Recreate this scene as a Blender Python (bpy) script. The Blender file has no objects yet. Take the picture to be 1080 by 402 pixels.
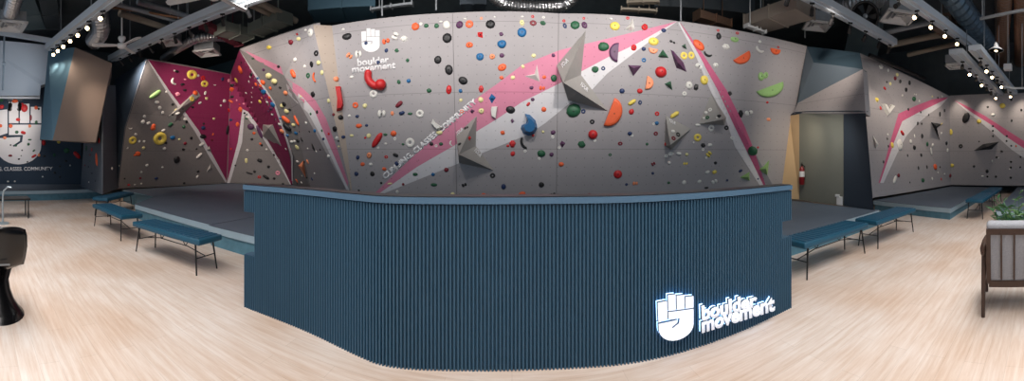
import bpy, bmesh, math, random
from mathutils import Vector, Matrix
from mathutils.bvhtree import BVHTree
from mathutils.geometry import tessellate_polygon

random.seed(7)
S = bpy.context.scene
COL = S.collection
F, HZ, CZ = 360.0, 163.0, 1.5          # panorama: pixels per radian, horizon row, eye height in metres
PI = math.pi

# ------------------------------------------------------------------ camera (a cylindrical panorama, like the photograph)
cd = bpy.data.cameras.new('camera')
cam = bpy.data.objects.new('camera', cd); COL.objects.link(cam); S.camera = cam
cam.location = (0, 0, CZ); cam.rotation_euler = (PI/2, 0, 0)
cd.type = 'PANO'; cd.panorama_type = 'CENTRAL_CYLINDRICAL'
cd.central_cylindrical_range_u_min = -540/F; cd.central_cylindrical_range_u_max = 540/F
cd.central_cylindrical_range_v_min = -(402-HZ)/F; cd.central_cylindrical_range_v_max = HZ/F
cd.central_cylindrical_radius = 1.0
cd.clip_start = .02; cd.clip_end = 200

# ------------------------------------------------------------------ world, lights, exposure
S.view_settings.view_transform = 'Standard'; S.view_settings.look = 'None'
S.view_settings.exposure = 0.0; S.view_settings.gamma = 1.0; S.view_settings.use_curve_mapping = False
w = bpy.data.worlds.new('world'); S.world = w; w.use_nodes = True
w.node_tree.nodes['Background'].inputs[0].default_value = (.62, .78, 1.0, 1)
w.node_tree.nodes['Background'].inputs[1].default_value = .24

def area(name, loc, target, sx, sy, power, color):
    l = bpy.data.lights.new(name, 'AREA'); l.shape = 'RECTANGLE'; l.size = sx; l.size_y = sy; l.energy = power; l.color = color
    o = bpy.data.objects.new(name, l); COL.objects.link(o); o.location = loc
    o.rotation_euler = (Vector(target)-Vector(loc)).to_track_quat('-Z', 'Y').to_euler(); return o
# daylight through the shopfront glazing behind the photographer
area('shopfront_daylight', (0, -5.0, 3.0), (0, 3.0, .4), 14, 3.4, 150, (.66, .84, 1.0))
lob = area('lobby_ceiling_light', (0, -.6, 5.6), (0, -.2, 0), 15, 3.0, 520, (1.0, .95, .91)); lob.data.spread = math.radians(115)

def spot(loc, target, power, color=(1.0, .84, .68), deg=80, blend=1.0, r=.06):
    l = bpy.data.lights.new('spot_beam', 'SPOT'); l.energy = power; l.color = color
    l.spot_size = math.radians(deg); l.spot_blend = blend; l.shadow_soft_size = r
    o = bpy.data.objects.new('spot_beam', l); COL.objects.link(o); o.location = loc
    o.rotation_euler = (Vector(target)-Vector(loc)).to_track_quat('-Z', 'Y').to_euler(); return o
SPOTS = []                                # filled by the track light builder further down
for x, tx, p in ((-4.4, -5.2, 250), (-3.0, -3.2, 250), (-1.5, -1.6, 270), (0, 0, 280), (1.5, 1.6, 280), (3.0, 3.2, 260), (4.5, 5.2, 230)):
    spot((x, 4.3, 4.5), (tx, 7.2, 3.75), p*1.06, (1, .94, .89), 92, 1, .12)

# ------------------------------------------------------------------ helpers
def lin(c):
    c = c/255.0
    return c/12.92 if c <= .04045 else ((c+.055)/1.055)**2.4
def rgb(r, g, b): return (lin(r), lin(g), lin(b), 1)
MATS = {}
def mat(name, col, rough=.6, metal=0, noise=0, nscale=8, bump=0, emis=None, estr=0, spec=None):
    if name in MATS: return MATS[name]
    m = bpy.data.materials.new(name); m.use_nodes = True
    nt = m.node_tree; b = nt.nodes['Principled BSDF']
    c = rgb(*col)
    b.inputs['Base Color'].default_value = c; b.inputs['Roughness'].default_value = rough; b.inputs['Metallic'].default_value = metal
    if spec is not None: b.inputs['Specular IOR Level'].default_value = spec
    if noise or bump:
        tc = nt.nodes.new('ShaderNodeTexCoord'); n = nt.nodes.new('ShaderNodeTexNoise')
        n.inputs['Scale'].default_value = nscale; n.inputs['Detail'].default_value = 5
        nt.links.new(tc.outputs['Object'], n.inputs['Vector'])
        if noise:
            mx = nt.nodes.new('ShaderNodeMix'); mx.data_type = 'RGBA'
            mx.inputs[6].default_value = tuple(v*(1-noise) for v in c[:3])+(1,)
            mx.inputs[7].default_value = tuple(min(1, v*(1+noise)) for v in c[:3])+(1,)
            nt.links.new(n.outputs[0], mx.inputs[0]); nt.links.new(mx.outputs[2], b.inputs['Base Color'])
        if bump:
            bp = nt.nodes.new('ShaderNodeBump'); bp.inputs['Strength'].default_value = bump; bp.inputs['Distance'].default_value = .02
            nt.links.new(n.outputs[0], bp.inputs['Height']); nt.links.new(bp.outputs[0], b.inputs['Normal'])
    if emis:
        b.inputs['Emission Color'].default_value = rgb(*emis); b.inputs['Emission Strength'].default_value = estr
    MATS[name] = m; return m

def wall_mat(name, col, rough=.75, dots=True, seams=(1.62, 2.84)):
    """painted plywood climbing panel: fine mottling, rows of bolt holes, board joints"""
    m = bpy.data.materials.new(name); m.use_nodes = True; nt = m.node_tree; N = nt.nodes.new; L = nt.links.new
    b = nt.nodes['Principled BSDF']; b.inputs['Roughness'].default_value = rough; b.inputs['Specular IOR Level'].default_value = .25
    uv = N('ShaderNodeUVMap'); uv.uv_map = 'UVMap'
    c = rgb(*col)
    no = N('ShaderNodeTexNoise'); no.inputs['Scale'].default_value = 1.3; no.inputs['Detail'].default_value = 8; no.inputs['Roughness'].default_value = .65
    L(uv.outputs[0], no.inputs['Vector'])
    mx = N('ShaderNodeMix'); mx.data_type = 'RGBA'
    mx.inputs[6].default_value = tuple(v*.90 for v in c[:3])+(1,); mx.inputs[7].default_value = tuple(min(1, v*1.10) for v in c[:3])+(1,)
    L(no.outputs[0], mx.inputs[0]); out = mx.outputs[2]
    if dots:
        sc = N('ShaderNodeVectorMath'); sc.operation = 'MULTIPLY'; sc.inputs[1].default_value = (5, 5, 0); L(uv.outputs[0], sc.inputs[0])
        fr = N('ShaderNodeVectorMath'); fr.operation = 'FRACTION'; L(sc.outputs[0], fr.inputs[0])
        di = N('ShaderNodeVectorMath'); di.operation = 'DISTANCE'; di.inputs[1].default_value = (.5, .5, 0); L(fr.outputs[0], di.inputs[0])
        lt = N('ShaderNodeMath'); lt.operation = 'LESS_THAN'; lt.inputs[1].default_value = .065; L(di.outputs['Value'], lt.inputs[0])
        m2 = N('ShaderNodeMix'); m2.data_type = 'RGBA'; m2.inputs[7].default_value = tuple(v*.72 for v in c[:3])+(1,)
        L(out, m2.inputs[6]); L(lt.outputs[0], m2.inputs[0]); out = m2.outputs[2]
    geo = N('ShaderNodeNewGeometry'); sp = N('ShaderNodeSeparateXYZ'); L(geo.outputs['Position'], sp.inputs[0])
    for z in seams:
        cmpn = N('ShaderNodeMath'); cmpn.operation = 'COMPARE'; cmpn.inputs[1].default_value = z; cmpn.inputs[2].default_value = .006
        L(sp.outputs[2], cmpn.inputs[0])
        m3 = N('ShaderNodeMix'); m3.data_type = 'RGBA'; m3.inputs[7].default_value = tuple(v*.7 for v in c[:3])+(1,)
        L(out, m3.inputs[6]); L(cmpn.outputs[0], m3.inputs[0]); out = m3.outputs[2]
    L(out, b.inputs['Base Color'])
    return m

def obj(name, bm, m=None, parent=None, smooth=False):
    me = bpy.data.meshes.new(name); bm.normal_update(); bm.to_mesh(me); bm.free()
    if smooth:
        for p in me.polygons: p.use_smooth = True
    for x in (m if isinstance(m, (list, tuple)) else [m]):
        if x: me.materials.append(x)
    o = bpy.data.objects.new(name, me); COL.objects.link(o)
    if parent: o.parent = parent
    return o
def tag(o, label, cat, group=None, kind=None):
    o['label'] = label; o['category'] = cat
    if group: o['group'] = group
    if kind: o['kind'] = kind
    return o
def struct(o, label=None):
    o['kind'] = 'structure'; o['category'] = o.name.split('_')[0].split('.')[0]
    if label: o['label'] = label
    return o
def empty(name, loc, rz=0):
    o = bpy.data.objects.new(name, None); COL.objects.link(o); o.location = loc; o.rotation_euler = (0, 0, rz); o.empty_display_size = .1
    return o
def copy_tree(o, parent=None):
    c = o.copy(); COL.objects.link(c)
    if parent: c.parent = parent
    for ch in o.children: copy_tree(ch, c)
    return c
def box(bm, c, s, M=None, mi=0):
    r = bmesh.ops.create_cube(bm, size=1)
    T = Matrix.Translation(c) @ Matrix.Diagonal((s[0], s[1], s[2], 1))
    if M is not None: T = M @ T
    bmesh.ops.transform(bm, matrix=T, verts=r['verts'])
    for f in {f for v in r['verts'] for f in v.link_faces}: f.material_index = mi
    return r['verts']
def rbox(bm, c, s, bev=.01, seg=2, M=None, mi=0):
    vs = box(bm, c, s, M, mi)
    es = list({e for v in vs for e in v.link_edges})
    bmesh.ops.bevel(bm, geom=es, offset=bev, segments=seg, affect='EDGES', profile=.6)
def bar(bm, p, q, w, h=None, roll=0, mi=0):
    """square bar from p to q"""
    p, q = Vector(p), Vector(q); d = q-p; h = h or w
    M = Matrix.Translation((p+q)/2) @ d.to_track_quat('Y', 'Z').to_matrix().to_4x4() @ Matrix.Rotation(roll, 4, 'Y')
    return box(bm, (0, 0, 0), (w, d.length, h), M, mi)
def tube(bm, pts, r, seg=8, caps=True, mi=0):
    pts = [Vector(p) for p in pts]; rings = []
    up = None
    for i, p in enumerate(pts):
        t = (pts[min(i+1, len(pts)-1)]-pts[max(i-1, 0)]).normalized()
        if up is None:
            up = Vector((0, 0, 1)) if abs(t.z) < .9 else Vector((1, 0, 0))
        a = t.cross(up).normalized(); b2 = a.cross(t).normalized(); up = b2
        rr = r[i] if isinstance(r, (list, tuple)) else r
        rings.append([bm.verts.new(p+a*math.cos(2*PI*k/seg)*rr+b2*math.sin(2*PI*k/seg)*rr) for k in range(seg)])
    for i in range(len(rings)-1):
        for k in range(seg):
            f = bm.faces.new((rings[i][k], rings[i][(k+1) % seg], rings[i+1][(k+1) % seg], rings[i+1][k])); f.material_index = mi
    if caps:
        for rg, rev in ((rings[0], 0), (rings[-1], 1)):
            f = bm.faces.new(rg if not rev else rg[::-1]); f.material_index = mi
def lathe(bm, prof, seg=20, c=(0, 0, 0), mi=0, axis=None):
    M = Matrix.Translation(c)
    if axis is not None: M = M @ Vector(axis).to_track_quat('Z', 'Y').to_matrix().to_4x4()
    rings = []
    for r, z in prof:
        rings.append([bm.verts.new(M @ Vector((max(r, .0005)*math.cos(2*PI*k/seg), max(r, .0005)*math.sin(2*PI*k/seg), z))) for k in range(seg)])
    for i in range(len(rings)-1):
        for k in range(seg):
            f = bm.faces.new((rings[i][k], rings[i][(k+1) % seg], rings[i+1][(k+1) % seg], rings[i+1][k])); f.material_index = mi
    for rg in (rings[0], rings[-1]):
        f = bm.faces.new(rg); f.material_index = mi
def slab(bm, pts, off, mi=0, mside=None):
    """closed prism: polygon pts (3-D) pushed along vector off"""
    pts = [Vector(p) for p in pts]; a = [bm.verts.new(p) for p in pts]; b = [bm.verts.new(p+Vector(off)) for p in pts]
    n = len(pts)
    tri = tessellate_polygon([pts])
    for t in tri:
        for V in (a, b):
            try: f = bm.faces.new([V[i] for i in t]); f.material_index = mi
            except ValueError: pass
    for i in range(n):
        f = bm.faces.new((a[i], a[(i+1) % n], b[(i+1) % n], b[i])); f.material_index = mi if mside is None else mside
# surveying: a bearing (column), a row, and a distance or a height give a point of the room
def D(px, py, d):
    t = (px-540)/F; return Vector((d*math.sin(t), d*math.cos(t), CZ+(HZ-py)/F*d))
def Z(px, py, z): return D(px, py, (z-CZ)*F/(HZ-py))
def G(px, py): return Z(px, py, 0)
def ray(px, py):
    t = (px-540)/F; return Vector((math.sin(t), math.cos(t), (HZ-py)/F))
CAM = Vector((0, 0, CZ))
def onplane(px, py, p0, n):
    r = ray(px, py); return CAM+r*((p0-CAM).dot(n)/r.dot(n))

# ------------------------------------------------------------------ materials
GREY = wall_mat('wall_paint_grey', (158, 154, 156), seams=(1.62, 2.84, 4.3))
GREYD = wall_mat('wall_paint_dark_grey', (130, 126, 125))
GREYB = wall_mat('wall_paint_slate', (92, 100, 110))
BEIGE = wall_mat('wall_lit_facet_beige', (176, 162, 150), seams=())  # plywood-like facet; the light on it is put into this beige
PINK = wall_mat('wall_paint_pink', (200, 128, 152), seams=(1.62, 2.84))
PINKR = wall_mat('wall_paint_rose', (196, 98, 132), seams=(1.62,))
MAGENTA = wall_mat('wall_paint_magenta', (140, 46, 88))
WHITE = wall_mat('wall_paint_white', (205, 203, 206), seams=(1.62, 2.84))
NAVY = wall_mat('wall_paint_navy', (52, 66, 82), dots=True)
NAVYP = mat('plain_navy_panel', (38, 50, 64), .7)
TEAL = mat('plain_blue_grey_panel', (92, 106, 118), .7, noise=.06, nscale=3)
TEALD = mat('plain_dark_teal_panel', (48, 70, 84), .7)
LETTER = mat('white_lettering', (225, 224, 226), .6)
DARK = mat('ceiling_black_paint', (84, 92, 96), .85, noise=.35, nscale=2)
DTEAL = mat('ceiling_teal_sheet', (86, 114, 126), .6, noise=.15, nscale=2)
STEEL = mat('galvanised_steel', (160, 165, 170), .45, .5, noise=.2, nscale=9)
FOIL = mat('duct_foil', (190, 190, 192), .28, .95, bump=.9, nscale=22)
FOILW = mat('copper_lit_foil', (176, 140, 118), .35, .8, bump=.9, nscale=14)  # duct foil; the coppery light on it is put into its colour
BEAMW = mat('white_painted_steel', (188, 196, 204), .5)
BLACKM = mat('black_metal', (18, 18, 20), .45)
WHITEP = mat('white_plastic', (214, 214, 214), .5)
COUNTER = mat('counter_blue_paint', (48, 82, 104), .5, noise=.05, nscale=6)
COUNTERL = mat('counter_ledge_blue', (74, 104, 128), .45, noise=.06, nscale=8)
CTOP = mat('counter_black_top', (30, 30, 34), .4)
VINYL = mat('bench_teal_vinyl', (20, 78, 102), .42, bump=.15, nscale=30)
VINYLD = mat('bench_teal_vinyl_ribbed', (16, 72, 98), .5)
MATTOP = mat('mat_grey_vinyl', (84, 96, 110), .65, noise=.12, nscale=2, bump=.1)
MATSIDE = mat('mat_blue_vinyl', (84, 128, 146), .5, noise=.35, nscale=7, bump=.9)
MATEDGE = mat('mat_edge_skylit_vinyl', (156, 178, 190), .5, noise=.08, nscale=6, bump=.3)  # border band; skylight on the upper mat front put into its paler colour
WOODD = mat('dark_walnut', (62, 42, 32), .45, noise=.25, nscale=12)
FABRIC = mat('grey_cushion_fabric', (150, 152, 158), .95, noise=.12, nscale=60, bump=.3)
LEAF = mat('leaf_green', (42, 92, 50), .45, noise=.4, nscale=9)
LEAFL = mat('leaf_pale_green', (112, 150, 96), .5)
GLOWW = mat('warm_lamp_lens', (255, 236, 200), .4, emis=(255, 224, 170), estr=14)
SIGN = mat('backlit_white_acrylic', (240, 244, 250), .4, emis=(228, 238, 255), estr=.45)
SIGNBACK = mat('sign_led_back', (220, 236, 255), .4, emis=(150, 200, 255), estr=3.2)

# floor: pale limed oak planks that run parallel to the counter
def floor_material():
    m = bpy.data.materials.new('limed_oak_planks'); m.use_nodes = True; nt = m.node_tree; N = nt.nodes.new; L = nt.links.new
    b = nt.nodes['Principled BSDF']; b.inputs['Roughness'].default_value = .42; b.inputs['Specular IOR Level'].default_value = .35
    tc = N('ShaderNodeTexCoord'); mp = N('ShaderNodeMapping'); L(tc.outputs['Object'], mp.inputs[0])
    br = N('ShaderNodeTexBrick'); br.inputs['Scale'].default_value = 1; br.inputs['Brick Width'].default_value = 1.2; br.inputs['Row Height'].default_value = .15
    br.inputs['Mortar Size'].default_value = .0012; br.inputs['Color1'].default_value = rgb(212, 198, 188); br.inputs['Color2'].default_value = rgb(200, 184, 172)
    br.inputs['Mortar'].default_value = rgb(140, 122, 108); br.offset = .37
    L(mp.outputs[0], br.inputs['Vector'])
    m2 = N('ShaderNodeMapping'); m2.inputs['Scale'].default_value = (1.2, 16, 1); L(tc.outputs['Object'], m2.inputs[0])
    n1 = N('ShaderNodeTexNoise'); n1.inputs['Scale'].default_value = 1.6; n1.inputs['Detail'].default_value = 9; n1.inputs['Roughness'].default_value = .7; L(m2.outputs[0], n1.inputs['Vector'])
    cr = N('ShaderNodeValToRGB'); cr.color_ramp.elements[0].position = .36; cr.color_ramp.elements[0].color = rgb(200, 176, 158)
    cr.color_ramp.elements[1].position = .62; cr.color_ramp.elements[1].color = rgb(228, 220, 214); L(n1.outputs[0], cr.inputs[0])
    mx = N('ShaderNodeMix'); mx.data_type = 'RGBA'; mx.inputs[0].default_value = .55; L(br.outputs[0], mx.inputs[6]); L(cr.outputs[0], mx.inputs[7])
    n2 = N('ShaderNodeTexNoise'); n2.inputs['Scale'].default_value = .9; n2.inputs['Detail'].default_value = 2; L(tc.outputs['Object'], n2.inputs['Vector'])
    c2 = N('ShaderNodeValToRGB'); c2.color_ramp.elements[0].position = .35; c2.color_ramp.elements[0].color = (.86, .74, .64, 1)
    c2.color_ramp.elements[1].position = .6; c2.color_ramp.elements[1].color = (1, 1, 1, 1); L(n2.outputs[0], c2.inputs[0])
    mu = N('ShaderNodeMix'); mu.data_type = 'RGBA'; mu.blend_type = 'MULTIPLY'; mu.inputs[0].default_value = .75; L(mx.outputs[2], mu.inputs[6]); L(c2.outputs[0], mu.inputs[7])
    L(mu.outputs[2], b.inputs['Base Color'])
    return m
FLOORM = floor_material()

# ------------------------------------------------------------------ room shell
bm = bmesh.new(); box(bm, (0, 3.2, -.05), (31, 17.6, .1)); struct(obj('floor', bm, FLOORM), 'pale limed oak plank floor')
bm = bmesh.new(); box(bm, (0, 3.2, 6.25), (31, 17.6, .1)); struct(obj('ceiling', bm, DARK), 'open black painted ceiling slab')
def plainwall(name, p, q, h, m, lab):
    bm = bmesh.new(); p, q = Vector(p), Vector(q); d = (q-p).normalized(); n = Vector((-d.y, d.x, 0))*.12
    slab(bm, [p, q, q+Vector((0, 0, h)), p+Vector((0, 0, h))], n); struct(obj(name, bm, m), lab)
plainwall('wall_back', (-15, 11.6, 0), (15, 11.6, 0), 6.2, DTEAL, 'dark teal building wall high behind the climbing walls')
plainwall('wall_west', (-14.6, -5, 0), (-14.6, 11.6, 0), 6.2, DARK, 'dark side wall behind the logo climbing wall')
plainwall('wall_east', (14.2, 11.6, 0), (14.2, -5, 0), 6.2, DARK, 'dark side wall behind the far climbing wall')

# ------------------------------------------------------------------ climbing walls
V = {}
zt, zb = 4.5, .33
V['T0'] = Z(253, 52, zt); V['T1'] = Z(330, 26, zt); V['T2'] = Z(350, 27, zt); V['T3'] = Z(477, 13.5, zt); V['T4'] = Z(589, 14.2, zt)
V['T5'] = Z(716, 22.5, zt); V['T6'] = Z(851, 49, zt)
def shift(p, dy): return Vector((p.x, p.y+dy, zb))
V['B2'] = Vector((-3.63, 7.26, zb)); V['B3'] = shift(V['T3'], .4); V['B4'] = shift(V['T4'], .4)
V['B5'] = Z(812, 209, zb); V['B6'] = Z(823, 209, zb)
V['K'] = D(300, 80, 9.2); V['KL'] = Z(328, 199, zb); V['VB2'] = Z(309, 195, zb); V['VB1'] = Z(239, 193, zb)
V['TC'] = Z(243, 78, zt); V['TL'] = Z(155, 62, zt); V['LB'] = Z(124, 199, zb); V['LM'] = onplane(132, 135, V['TL'], (V['LB']-V['TL']).cross(Z(239, 193, zb)-V['TL']))
V['CN'] = Z(239, 193, zb)
BVT = []      # triangles every hold is screwed to
def addtri(pts):
    for t in tessellate_polygon([pts]): BVT.append([pts[i] for i in t])
class Wall:
    def __init__(s, name, mats, lab):
        s.bm = bmesh.new(); s.uv = s.bm.loops.layers.uv.new('UVMap'); s.name = name; s.mats = mats; s.lab = lab; s.tris = []
    def face(s, pts, mi, dirv=None):
        pts = [Vector(p) for p in pts]
        vs = [s.bm.verts.new(p) for p in pts]; f = s.bm.faces.new(vs); f.material_index = mi; f.normal_update()
        n = f.normal.copy()
        if n.dot(CAM-pts[0]) < 0: f.normal_flip(); n = -n
        h = Vector((0, 0, 1)).cross(n); h.normalize(); u = n.cross(h); u.normalize()
        for l in f.loops: l[s.uv].uv = (l.vert.co.dot(h), l.vert.co.dot(u))
        return n
    def facet(s, keys, mi, thick=.18):
        pts = [V[k] if isinstance(k, str) else Vector(k) for k in keys]
        if len(pts) == 4:     # fold a warped quad along its diagonal
            tri = [(0, 1, 2), (0, 2, 3)]
        else: tri = tessellate_polygon([pts])
        n = None
        for t in tri:
            P = [pts[i] for i in t]; n = s.face(P, mi); addtri(P); s.tris.append(P)
        # body of the wall behind the face
        off = -n*thick
        for t in tri: s.bm.faces.new([s.bm.verts.new(pts[i]+off) for i in t]).material_index = mi
        for i in range(len(pts)):
            a, b = pts[i], pts[(i+1) % len(pts)]
            s.bm.faces.new([s.bm.verts.new(x) for x in (a, b, b+off, a+off)]).material_index = mi
    def paint(s, poly, mi, step=7, off=.004, bev=None):
        """a painted patch outlined on the wall, split in slabs so that it follows the folds"""
        bvh = BVHTree.FromPolygons([p for t in s.tris for p in t], [(3*i, 3*i+1, 3*i+2) for i in range(len(s.tris))])
        xs = [p[0] for p in poly]; x0, x1 = min(xs), max(xs); n = max(1, int(math.ceil((x1-x0)/step)))
        cuts = sorted(set([x0+(x1-x0)*i/n for i in range(n+1)]+[c for c in (478, 588.3) if x0 < c < x1]))
        def clip(P, x, keep):
            out = []
            for i in range(len(P)):
                a, b = P[i], P[(i+1) % len(P)]; ia, ib = (a[0]-x)*keep >= -1e-9, (b[0]-x)*keep >= -1e-9
                if ia: out.append(a)
                if ia != ib:
                    k = (x-a[0])/(b[0]-a[0]); out.append((x, a[1]+(b[1]-a[1])*k))
            return out
        ys = [p[1] for p in poly]; y0, y1 = min(ys), max(ys); ny = max(1, int(math.ceil((y1-y0)/(step*2.2))))
        sw = lambda Q: [(q[1], q[0]) for q in Q]
        cells = []
        for i in range(len(cuts)-1):
            P = clip(clip(poly, cuts[i], 1), cuts[i+1], -1)
            if len(P) < 3: continue
            for k in range(ny):
                q = sw(clip(clip(sw(P), y0+(y1-y0)*k/ny, 1), y0+(y1-y0)*(k+1)/ny, -1))
                if len(q) >= 3: cells.append(q)
        for P in cells:
            cx = sum(p[0] for p in P)/len(P); cy = sum(p[1] for p in P)/len(P); pts = []
            hc = bvh.ray_cast(CAM, ray(cx, cy))
            for p in P:
                q = (p[0]+(cx-p[0])*.002, p[1]+(cy-p[1])*.002)
                hh = bvh.ray_cast(CAM, ray(*q))
                if hh[0] is None:
                    if hc[0] is None: continue
                    loc, nn = onplane(q[0], q[1], hc[0], hc[1]), hc[1]
                else: loc, nn = hh[0], hh[1]
                if nn.dot(CAM-loc) < 0: nn = -nn
                pts.append(loc+nn*off)
            if len(pts) < 3: continue
            ok = []
            for p in pts:
                if not ok or (p-ok[-1]).length > 1e-4: ok.append(p)
            if len(ok) < 3: continue
            for t in tessellate_polygon([ok]):
                try: s.face([ok[k] for k in t], mi)
                except Exception: pass
    def done(s):
        o = obj(s.name, s.bm, s.mats); struct(o, s.lab); return o

# main wall
wc = Wall('wall_center', [GREY, PINK, WHITE, BEIGE, PINKR, mat('panel_joint_line', (112, 108, 110), .9)], 'big faceted grey climbing wall with pink and white bands')
wc.facet(['K', 'T1', 'B2', 'KL'], 0)
wc.facet(['T0', 'T1', 'K'], 0)
wc.facet(['T1', 'T2', 'B2'], 3)
wc.facet(['T2', 'T3', 'B3', 'B2'], 0)
wc.facet(['T3', 'T4', 'B4', 'B3'], 0)
wc.facet(['T4', 'T5', 'B5', 'B4'], 0)
wc.facet(['T5', 'T6', 'B6', 'B5'], 0)
wc.paint([(395, 204), (440, 161), (478, 126), (498, 107), (525, 88), (550, 69), (590, 53), (640, 41), (714, 22.6), (700, 30), (670, 47), (642, 60), (612, 76), (590, 88), (550, 108), (525, 125), (502, 139), (480, 153), (440, 176), (400, 204)], 1)
wc.paint([(400, 204), (440, 176), (480, 153), (502, 139), (525, 125), (550, 108), (590, 88), (612, 76), (642, 60), (670, 47), (700, 30), (714, 22.6), (670, 55), (640, 78), (625, 94), (602, 108), (575, 130), (557, 142), (510, 161), (480, 174), (440, 190), (405, 204)], 2, off=.0045)
wc.paint([(715, 24), (716.5, 23.5), (737, 58), (757, 95), (775, 134), (790, 164), (806, 197), (802, 197), (775, 155), (765, 125), (750, 98), (733, 58)], 2, step=2.5, off=.010)
wc.paint([(716.5, 23), (739, 54), (766, 95), (785, 133), (797, 163), (808, 197), (806, 197), (790, 164), (775, 134), (757, 95), (737, 58)], 4, step=2.5, off=.010)
wc.paint([(258, 53), (296, 70), (299, 79), (270, 63)], 1)
wc.paint([(262, 58), (270, 63), (299, 79), (299.5, 82), (266, 63)], 2, off=.005)
wc.paint([(302, 83), (318, 92), (333, 106), (344, 125), (354, 152), (371, 203), (367, 203), (346, 152), (330, 119), (316, 103), (305, 93)], 1)
wc.paint([(301, 88), (307, 92), (320, 103), (332, 117), (347, 152), (369.5, 203), (367, 203), (343, 152), (325, 119), (312, 107), (302, 97)], 2, off=.005)
for x0, x1 in ((477, 481.5), (589, 586.5)): wc.paint([(x0, 14.5), (x0+.55, 14.5), (x1+.55, 206), (x1, 206)], 5, step=20, off=.006)  # dark lines at the panel joints
wc.done()
# the left bay
wl = Wall('wall_left', [GREYD, MAGENTA, WHITE, PINK], 'dark grey and magenta climbing wall of the left bay')
wl.facet(['TL', 'TC', 'CN', 'LB', 'LM'], 0, .03)
wl.paint([(156, 63), (243, 78.5), (239, 192.5), (207, 136), (184, 103), (177, 95)], 1)
wl.paint([(155.3, 63), (157, 64), (178, 95), (190, 111), (209, 137), (225, 165), (239, 191), (238, 193), (221, 166), (205, 138), (186, 111), (174.5, 95)], 2, off=.006, step=4)
wl.done()
wb = Wall('wall_back_left', [GREYD, MAGENTA, WHITE, GREY], 'overhanging magenta climbing wall in the corner beside the main wall')
wb.facet(['TC', 'T0', 'VB2', 'CN'], 0)
wb.facet(['T0', 'K', 'KL', 'VB2'], 0)
wb.paint([(243.5, 78), (252.7, 53), (286, 103), (300, 140), (309, 178), (309, 195), (307, 195), (295, 169), (281, 145), (262, 118), (256, 115), (252, 150), (240, 192.5)], 1, step=2.5, off=.012)
wb.paint([(256, 115), (262, 118), (281, 145), (295, 169), (308.3, 194.5), (306, 194.5), (292, 169), (277, 145), (258, 120), (255.5, 150), (242.5, 193), (239.5, 193), (251, 150)], 2, off=.018, step=2.5)
wb.paint([(253, 52.5), (276, 86), (290, 107), (302, 140), (309.5, 165), (309.5, 194), (308, 194), (307.5, 165), (300, 141), (288, 107), (273, 86)], 2, off=.020, step=2.5)
wb.done()
# navy return of the left bay, pillar and the wall with the small holds
wp = Wall('wall_pillar_left', [NAVY, GREYB, GREYD, TEAL], 'slate and navy corner pillar between the two left bays')
V['P1'] = Z(121, 84, 4.3); V['P3'] = Z(124, 199.2, zb); V['P4'] = Z(108, 205, zb); V['P2'] = D(122, 106, 10.4); V['P5'] = D(109, 106, 9.9)
wp.facet(['P1', 'TL', 'LM', 'LB'], 0, .02)
pd_ = (V['LB']-V['P4']).normalized(); pn = Vector((pd_.y, -pd_.x, 0))
V['Q2'] = Z(85, 197, zb); qd = (V['Q2']-V['P4']).normalized(); qn = Vector((qd.y, -qd.x, 0))
A1, A2 = onplane(108, 90, V['P4'], pn), onplane(122, 90, V['P4'], pn)
wp.facet([A1, A2, V['LB'], V['P4']], 1, .02)
wp.facet([onplane(92, 90, V['P4'], qn), A1, V['P4'], V['Q2']], 1, .02)
wp.done()
# far left wall with the hand sign
wf = Wall('wall_far_left', [NAVY, WHITE], 'navy climbing wall with a large white hand sign')
FL0, FL1 = Z(-60, 192.8, zb), Z(86, 194.5, zb)
wf.facet([Vector((FL0.x, FL0.y, 4.9)), Vector((FL1.x, FL1.y, 4.9)), FL1, FL0], 0)
wf.done()
# right bay
wr = Wall('wall_right', [GREY, PINKR, WHITE, GREYD], 'grey climbing wall of the right bay with a bent pink band')
RC = Z(1003, 195, zb); RCT = D(1001, 101, 13.0); R0 = Z(912, 210, zb); R0T = D(907, 56, 9.9)
wr.facet([R0T, RCT, RC, R0], 0)
wr.paint([(947.5, 120), (966, 111.5), (983, 105), (1000, 102.5), (997, 105), (966, 120), (951.5, 128), (942, 152), (928.4, 193), (926.5, 193), (932, 175), (939, 149), (944, 132)], 1, step=4)
wr.paint([(966, 120), (997, 105), (1000, 103), (992, 112), (980, 120), (966, 132), (956, 143), (947, 160), (931.7, 193), (928, 193), (942, 152), (951.5, 128)], 2, step=4, off=.006)
wr.done()
wq = Wall('wall_far_right', [GREY, PINKR, WHITE, GREYD], 'far grey climbing wall with a diagonal pink stripe')
Q0, Q1 = Z(1003, 195, zb), Vector((12.9, -3.2, zb))
wq.facet([RCT, Vector((12.9, -3.2, 3.85)), Q1, Q0], 0)
wq.paint([(1007, 106), (1020, 112), (1040, 123), (1060, 136), (1082, 150), (1082, 158), (1058, 142), (1046, 132), (1027, 120)], 1, step=4)
wq.paint([(1006.5, 106), (1027, 120), (1046, 132), (1058, 142), (1082, 158), (1082, 168), (1067, 158), (1046, 139), (1024, 121)], 2, step=4, off=.006)
wq.done()
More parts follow.
